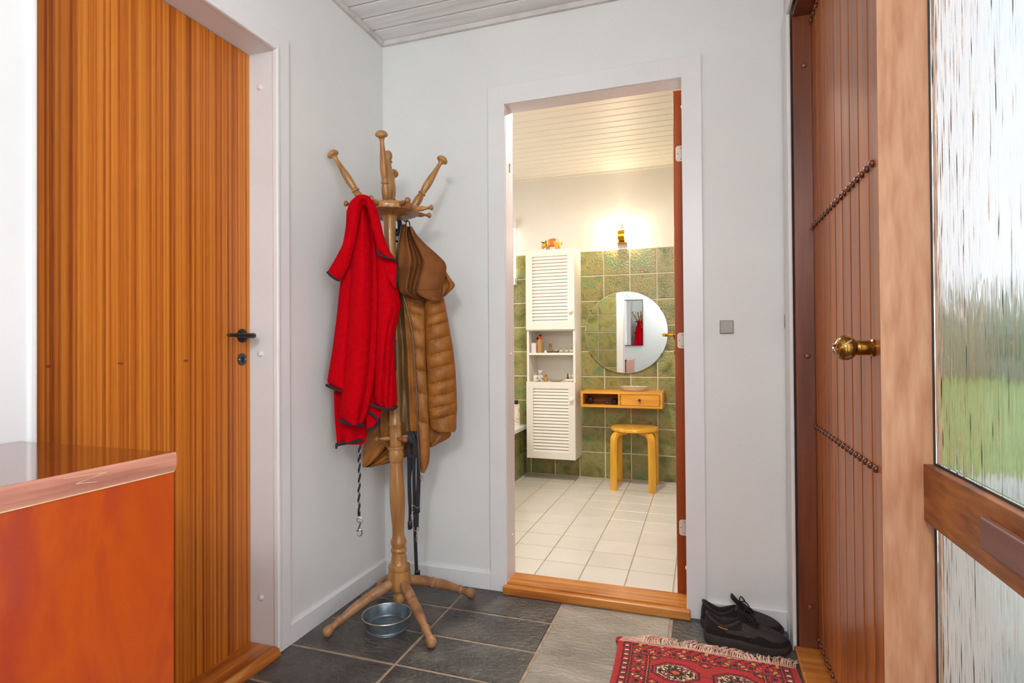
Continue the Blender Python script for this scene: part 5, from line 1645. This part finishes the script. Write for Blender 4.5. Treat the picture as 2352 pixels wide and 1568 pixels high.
for s in (-1, 1):
    bm = B(); ball(bm, (0.208 + s * 0.0135, 1.860, N2 + 0.082), 0.0065, 1, 0.6, 1, 10, 8)
    obj('ear', bm, M['bear'], hd_, True)
    bm = B(); tube([(0.206 + s * 0.010, 1.852, N2 + 0.010), (0.206 + s * 0.018, 1.836, N2 + 0.009)], [0.009, 0.007], 10, bm)
    obj('leg', bm, M['bear'], t, True)
    bm = B(); tube([(0.206 + s * 0.016, 1.858, N2 + 0.044), (0.206 + s * 0.022, 1.848, N2 + 0.026)], [0.006, 0.005], 10, bm)
    obj('arm', bm, M['bear'], t, True)
bottle('bottle', 'amber flask beside the bear figurine in the lower niche', 'bottle', 0.248, 1.866, N2, [('body', smoothprof([(0.014, 0), (0.0165, 0.005), (0.0165, 0.026), (0.008, 0.036)], 2), M['amber']), ('cap', [(0.008, 0.0362), (0.009, 0.038), (0.009, 0.050), (0, 0.052)], M['brass'])])
t = thing('tray', 'shallow clear glass tray in the middle of the lower niche', 'tray', (0.325, 1.875, N2))
obj('tray_body', lathe([(0, 0), (0.040, 0), (0.048, 0.010), (0.049, 0.014), (0.046, 0.014), (0.039, 0.003), (0, 0.003)], 28, None, Matrix.Translation((0.325, 1.875, N2))), M['glass'], t, True)
t = thing('tray', 'cream tray holding little bottles at the right of the lower niche', 'tray', (0.432, 1.878, N2))
obj('tray_body', boxes([(0.400, 0.464, 1.848, 1.910, N2 + 0.010, N2 + 0.017), (0.410, 0.454, 1.855, 1.905, N2, N2 + 0.010), (0.400, 0.464, 1.846, 1.850, N2 + 0.010, N2 + 0.022)]), M['cream'], t)
NT = N2 + 0.0172
bottle('bottle', 'brown varnish bottle with a long cap on the cream tray', 'bottle', 0.416, 1.868, NT, [('body', [(0.0075, 0), (0.008, 0.002), (0.008, 0.016), (0.004, 0.019)], M['brownb']), ('cap', [(0.0042, 0.0192), (0.0045, 0.022), (0.003, 0.044), (0, 0.045)], M['blackpl'])])
bottle('bottle', 'dusty pink bottle on the cream tray, left of its twin', 'bottle', 0.433, 1.866, NT, [('body', [(0.0072, 0), (0.0078, 0.002), (0.0078, 0.018), (0.005, 0.021)], M['pinkb']), ('cap', [(0.005, 0.0212), (0.0055, 0.023), (0.005, 0.032), (0, 0.033)], M['cream'])])
bottle('bottle', 'dusty pink bottle at the right edge of the cream tray', 'bottle', 0.451, 1.866, NT, [('body', [(0.0072, 0), (0.0078, 0.002), (0.0078, 0.020), (0.005, 0.023)], M['pinkb']), ('cap', [(0.005, 0.0232), (0.0055, 0.025), (0.005, 0.034), (0, 0.035)], M['cream'])])
bottle('jar', 'small dark pot at the left end of the cream tray', 'jar', 0.4045, 1.872, NT, [('body', [(0.003, 0), (0.0035, 0.001), (0.0035, 0.006), (0.003, 0.007)], M['blackpl']), ('lid', [(0.0037, 0.0072), (0.0037, 0.010), (0, 0.011)], M['bluedish'])])

# ------------------------------------------------------------------ round mirror
MX, MZ, MRAD = 0.822, 1.119, 0.306
MT = Matrix.Rotation(math.radians(0.42), 4, 'Z')
rm = thing('round_mirror', 'large round frameless mirror on the green tiled bathroom wall', 'mirror', (MX, YB - 0.02, MZ))
MM = Matrix.Translation((MX, YB - 0.022, MZ)) @ MT @ Matrix.Rotation(pi / 2, 4, 'X')
obj('mirror_glass', lathe([(MRAD - 0.004, 0.0045), (0.0, 0.0045)], 96, None, MM, cap=False), M['mirror'], rm)
obj('bevelled_edge', lathe([(MRAD, -0.003), (MRAD, 0.0025), (MRAD - 0.004, 0.0045)], 96, None, MM, cap=False), M['mirroredge'], rm, True)
obj('backing', lathe([(0.0, -0.003), (MRAD, -0.003)], 96, None, MM, cap=False), M['dark'], rm)
for cx, cz in ((0.563, 1.287), (0.565, 0.951), (1.081, 1.287), (1.079, 0.951)):
    d = Vector((cx - MX, 0, cz - MZ)).normalized() * (MRAD + 0.001)
    c = Vector((MX, YB - 0.024, MZ)) + d
    bm = box(B(), -0.005, 0.005, -0.008, 0.014, -0.006, 0.006, 0.0015)
    bmesh.ops.translate(bm, verts=bm.verts, vec=c)
    obj('clip', bm, M['clip'], rm)

# ------------------------------------------------------------------ wall lamp over the mirror
LX, LZ = 0.800, 1.836
wlmp = thing('wall_lamp', 'small brass wall lamp glowing to both sides above the round mirror', 'lamp', (LX, YB, LZ))
obj('back_plate', bx(LX - 0.020, LX + 0.020, YB - 0.006, YB, LZ - 0.036, LZ + 0.036, 0.002), M['brass'], wlmp)
bm = B()
ro, ri = 0.052, 0.050
arc = [(-pi / 2 + pi * k / 16) for k in range(17)]
# a bent brass band from wall to wall, open at both sides
prev = None
for a in arc:
    y = YB - 0.006 - 0.070 * math.cos(a) ** 0.7 if abs(math.cos(a)) > 1e-6 else YB - 0.006
    z = LZ + 0.050 * math.sin(a)
    y2 = YB - 0.006 - 0.068 * max(math.cos(a), 0.0) ** 0.7 if abs(math.cos(a)) > 1e-6 else YB - 0.006
    z2 = LZ + 0.048 * math.sin(a)
    ring = [bm.verts.new((LX - 0.025, y, z)), bm.verts.new((LX + 0.025, y, z)), bm.verts.new((LX + 0.025, y2, z2)), bm.verts.new((LX - 0.025, y2, z2))]
    if prev:
        for k in range(4):
            bm.faces.new((prev[k], prev[(k + 1) % 4], ring[(k + 1) % 4], ring[k]))
    prev = ring
obj('shade', bm, M['brass'], wlmp, True)
obj('foot_plate', bx(LX - 0.036, LX + 0.040, YB - 0.075, YB, LZ - 0.0545, LZ - 0.0522, 0.0008), M['brass'], wlmp)
bm = B(); ball(bm, (LX, YB - 0.036, LZ), 0.014, 1, 1, 1.2, 14, 10)
obj('bulb', bm, M['bulb'], wlmp, True)
for s in (-1, 1):
    pl = bpy.data.lights.new('lamp_light', 'POINT'); pl.energy = 4.0; pl.color = (1.0, 0.87, 0.64); pl.shadow_soft_size = 0.012
    po = bpy.data.objects.new('lamp_light', pl); COL.objects.link(po); po.location = (LX + s * 0.038, YB - 0.040, LZ)

# vertical tube lamp at the left edge of the view
tlp = thing('tube_lamp', 'white vertical tube lamp on the bathroom wall beside the door jamb', 'lamp', (-0.046, YB, 1.75))
obj('holder', boxes([(-0.060, -0.032, YB - 0.050, YB, 1.955, 2.02), (-0.060, -0.032, YB - 0.055, YB, 1.505, 1.56), (-0.054, -0.038, YB - 0.015, YB, 1.56, 1.955)], 0.003), M['whiteplastic'], tlp)
obj('tube', lathe([(0.0125, 1.5602), (0.0125, 1.9548)], 18, None, Matrix.Translation((-0.046, YB - 0.036, 0))), M['tubelamp'], tlp, True)

# ------------------------------------------------------------------ floating console
con = thing('console_shelf', 'floating honey pine console shelf with one drawer under the round mirror', 'shelf', (0.81, YW, 0.577))
KX0, KX1, KY, KZ0, KZ1 = 0.520, 1.097, 1.825, 0.577, 0.690
KT = 0.016
obj('case', boxes([(KX0, KX1, KY, YW, KZ1 - KT, KZ1), (KX0, KX1, KY, YW, KZ0, KZ0 + KT), (KX0, KX0 + KT, KY, YW, KZ0 + KT, KZ1 - KT), (KX1 - KT, KX1, KY, YW, KZ0 + KT, KZ1 - KT), (0.790, 0.803, KY + 0.001, YW, KZ0 + KT, KZ1 - KT)]), M['pine'], con)
obj('niche_back', bx(KX0 + KT, 0.790, YW - 0.008, YW, KZ0 + KT, KZ1 - KT), M['pinedark'], con)
dw_ = obj('drawer', boxes([(0.805, KX1 - KT - 0.002, KY + 0.004, YW - 0.02, KZ0 + KT + 0.002, KZ1 - KT - 0.002)], 0.001), M['pine'], con)
jn = B()
for zz in np.linspace(KZ0 + KT + 0.010, KZ1 - KT - 0.010, 6):
    for xx in (0.8085, KX1 - KT - 0.0055):
        box(jn, xx - 0.003, xx + 0.003, KY + 0.0034, KY + 0.005, zz - 0.004, zz + 0.004)
obj('dovetails', jn, M['pinedark'], dw_)
obj('knob', lathe(smoothprof([(0.005, 0), (0.005, 0.006), (0.010, 0.012), (0.009, 0.018), (0, 0.021)], 3), 16, None, frame_mtx((0.940, KY + 0.004, 0.634), (0.940, 0, 0.634))), M['knobdark'], dw_, True)
gd = thing('glass_dish', 'oval clear glass dish on top of the pine console shelf', 'dish', (0.888, 1.93, KZ1))
bm = lathe(smoothprof([(0.0, 0.001), (0.060, 0.001), (0.075, 0.006), (0.096, 0.030), (0.104, 0.036), (0.100, 0.036), (0.072, 0.012), (0.056, 0.006), (0.0, 0.006)], 3), 40)
bmesh.ops.scale(bm, verts=bm.verts, vec=(1, 0.62, 0.9))
for v in bm.verts:
    a = math.atan2(v.co.y, v.co.x)
    if v.co.z > 0.02:
        v.co.z += 0.002 * math.cos(10 * a)
bmesh.ops.translate(bm, verts=bm.verts, vec=(0.888, 1.93, KZ1))
obj('dish_body', bm, M['glassdish'], gd, True)
bm = B(); box(bm, 0.845, 0.885, 1.915, 1.94, KZ1 + 0.0065, KZ1 + 0.018, 0.005, 3)
tag(obj('soap', bm, mat('yellow_soap', (236, 186, 90), rough=0.4), None, True, None, (0.865, 1.927, KZ1 + 0.0065)), 'small yellow soap lying in the clear glass dish', 'soap')
# dark things in the console niche
hb_ = thing('hair_brush', 'black rounded hair brush at the left in the console niche', 'brush', (0.575, 1.89, KZ0 + KT))
bm = B(); ball(bm, (0.578, 1.885, KZ0 + KT + 0.030), 0.026, 1.0, 0.55, 1.12, 16, 12)
obj('brush_head', bm, M['blackpl'], hb_, True)
obj('handle', tube(spline([(0.572, 1.89, KZ0 + KT + 0.012), (0.562, 1.92, KZ0 + KT + 0.010), (0.556, 1.99, KZ0 + KT + 0.009)], 4), 0.008, 10), M['blackpl'], hb_, True)
bm = B()
for i in range(4):
    for j in range(4):
        tube([(0.566 + i * 0.008, 1.873, KZ0 + KT + 0.017 + j * 0.009), (0.566 + i * 0.008, 1.862, KZ0 + KT + 0.017 + j * 0.009)], 0.0012, 5, bm)
obj('bristles', bm, M['knobdark'], hb_)
hd_ = thing('hair_dryer', 'black hair dryer lying at the right in the console niche', 'hair dryer', (0.75, 1.89, KZ0 + KT))
obj('barrel', lathe(smoothprof([(0.012, 0), (0.020, 0.010), (0.0225, 0.035), (0.019, 0.065), (0.017, 0.085), (0.0, 0.086)], 3), 18, None, frame_mtx((0.757, 1.862, KZ0 + KT + 0.0245), (0.757, 2.0, KZ0 + KT + 0.0245))), M['blackpl'], hd_, True)
obj('handle', tube(spline([(0.752, 1.89, KZ0 + KT + 0.016), (0.730, 1.888, KZ0 + KT + 0.010), (0.694, 1.885, KZ0 + KT + 0.0095)], 4), 0.009, 10), M['blackpl'], hd_, True)

# ------------------------------------------------------------------ bent-leg stool
stl = thing('stool', 'round honey birch stool with bent legs in the bathroom', 'stool', (0.902, 1.835, BF))
SX, SY, SZ = 0.902, 1.835, 0.447
obj('seat', lathe([(0.0, SZ - 0.026), (0.158, SZ - 0.026), (0.163, SZ - 0.022), (0.164, SZ - 0.008), (0.160, SZ - 0.001), (0.154, SZ), (0.0, SZ)], 48, None, Matrix.Translation((SX, SY, 0))), M['birch'], stl, True)
for dx, dy in ((-1, -1), (1, -1), (-1, 1), (1, 1)):
    d = Vector((dx * 0.92, dy * 0.95, 0)).normalized()
    w = Vector((-d.y, d.x, 0))
    c = Vector((SX, SY, 0))
    r_ = 0.183
    pts = [c + d * 0.08 + Vector((0, 0, SZ - 0.035)), c + d * (r_ - 0.05) + Vector((0, 0, SZ - 0.035))]
    for k in range(1, 7):
        a = k / 6 * pi / 2
        pts.append(c + d * (r_ - 0.05 + 0.05 * math.sin(a)) + Vector((0, 0, SZ - 0.035 - 0.05 * (1 - math.cos(a)))))
    pts.append(c + d * (r_ + 0.003) + Vector((0, 0, 0.25)))
    pts.append(c + d * (r_ + 0.004) + Vector((0, 0, BF + 0.0005)))
    bm = B(); rings = []
    for i, p in enumerate(pts):
        tq = (pts[min(i + 1, len(pts) - 1)] - pts[max(i - 1, 0)]).normalized()
        nrm = w.cross(tq).normalized()
        hw, ht = 0.0225, 0.0115
        rings.append([bm.verts.new(p + w * a + nrm * b_) for a, b_ in ((-hw, -ht), (hw, -ht), (hw + 0.001, 0), (hw, ht), (-hw, ht), (-hw - 0.001, 0))])
    for a, b_ in zip(rings[:-1], rings[1:]):
        for k in range(6):
            bm.faces.new((a[k], a[(k + 1) % 6], b_[(k + 1) % 6], b_[k]))
    bm.faces.new(rings[0]); bm.faces.new(list(reversed(rings[-1])))
    obj('leg', bm, M['birch'], stl, True)

# ------------------------------------------------------------------ bathtub with tiled front
TX = 0.035
tb = thing('bathtub', 'white bathtub with a green tiled front at the left of the bathroom', 'bathtub', (-0.3, 1.5, BF))
RZ = 0.405
bm = B()
def rect(x0, x1, y0, y1, z):
    return [bm.verts.new(q) for q in ((x0, y0, z), (x1, y0, z), (x1, y1, z), (x0, y1, z))]
ya, yb = 0.75, YB - 0.011
r0 = rect(BXL + 0.002, TX + 0.022, ya, yb, RZ - 0.028); r1 = rect(BXL + 0.002, TX + 0.022, ya, yb, RZ - 0.004); r2_ = rect(BXL + 0.006, TX + 0.018, ya + 0.004, yb - 0.002, RZ)
r3 = rect(BXL + 0.08, TX - 0.055, ya + 0.08, yb - 0.10, RZ); r4 = rect(BXL + 0.11, TX - 0.085, ya + 0.12, yb - 0.20, RZ - 0.30)
for a, b_ in ((r0, r1), (r1, r2_), (r2_, r3), (r3, r4)):
    for k in range(4):
        bm.faces.new((a[k], a[(k + 1) % 4], b_[(k + 1) % 4], b_[k]))
bm.faces.new(r4); 
obj('tub_basin', bm, M['tub'], tb)
pn = obj('front_panel', bx(TX - 0.03, TX - 0.005, ya + 0.01, yb - 0.001, BF, RZ - 0.028), M['wgrout'], tb)
for i in range(7):
    for j in range(2):
        y1_ = yb - 0.004 - wp * i
        zt = BF + 0.1775 * (j + 0.5)
        me = tms2 = bpy.data.meshes.get('tub_tile') or tile_mesh('tub_tile', wp - 0.006, 0.1715, 0.008, 0.002, M['tile'])
        if y1_ - wp < ya:
            continue
        inst('tile', me, (TX - 0.005, y1_ - wp / 2, zt), pn, (pi / 2, 0, pi / 2))
bottle('shampoo_bottle', 'white labelled bottle with a black cap on the bathtub rim', 'bottle', -0.016, 1.955, RZ,
       [('body', smoothprof([(0.026, 0), (0.028, 0.004), (0.028, 0.150), (0.024, 0.160), (0.012, 0.164)], 2), M['label']), ('cap', [(0.0135, 0.1642), (0.014, 0.166), (0.014, 0.192), (0.0115, 0.195), (0, 0.196)], M['blackpl'])])

# ------------------------------------------------------------------ outdoors, seen through the sidelight
structure('terrace', bx(1.86, 7.6, -12, 3.9, -0.30, -0.16), M['pave'], 'pale paved terrace outside the front door', 'paving')
structure('lawn', bx(1.86, 30, 3.9, 40, -0.30, -0.15), M['lawn'], 'green lawn beyond the terrace', 'lawn')
structure('lawn_side', bx(7.6, 30, -12, 3.9, -0.30, -0.15), M['lawn'], 'green lawn at the side of the terrace', 'lawn')
bm = B()
R = bmesh.ops.create_grid(bm, x_segments=90, y_segments=24, size=0.5)
for v in bm.verts:
    u, w = v.co.x + 0.5, v.co.y + 0.5
    h = 2.6 + 0.5 * math.sin(u * 23) + 0.4 * math.sin(u * 51 + 1)
    th = pi * w
    x = 1.5 + 17 * u
    y = 21 - 1.1 * math.sin(th) + 0.25 * math.sin(u * 90 + w * 9) + 2.2 * (w ** 2)
    v.co = Vector((x, y, -0.2 + h * math.sin(min(th, pi / 2)) - (0.2 * (w - 0.5) if w > 0.5 else 0) + 0.12 * math.sin(u * 140 + w * 31)))
hg = obj('hedge', bm, M['hedge'], None, True)
tag(hg, 'blurred green hedge beyond the lawn outside', 'hedge', kind='stuff')
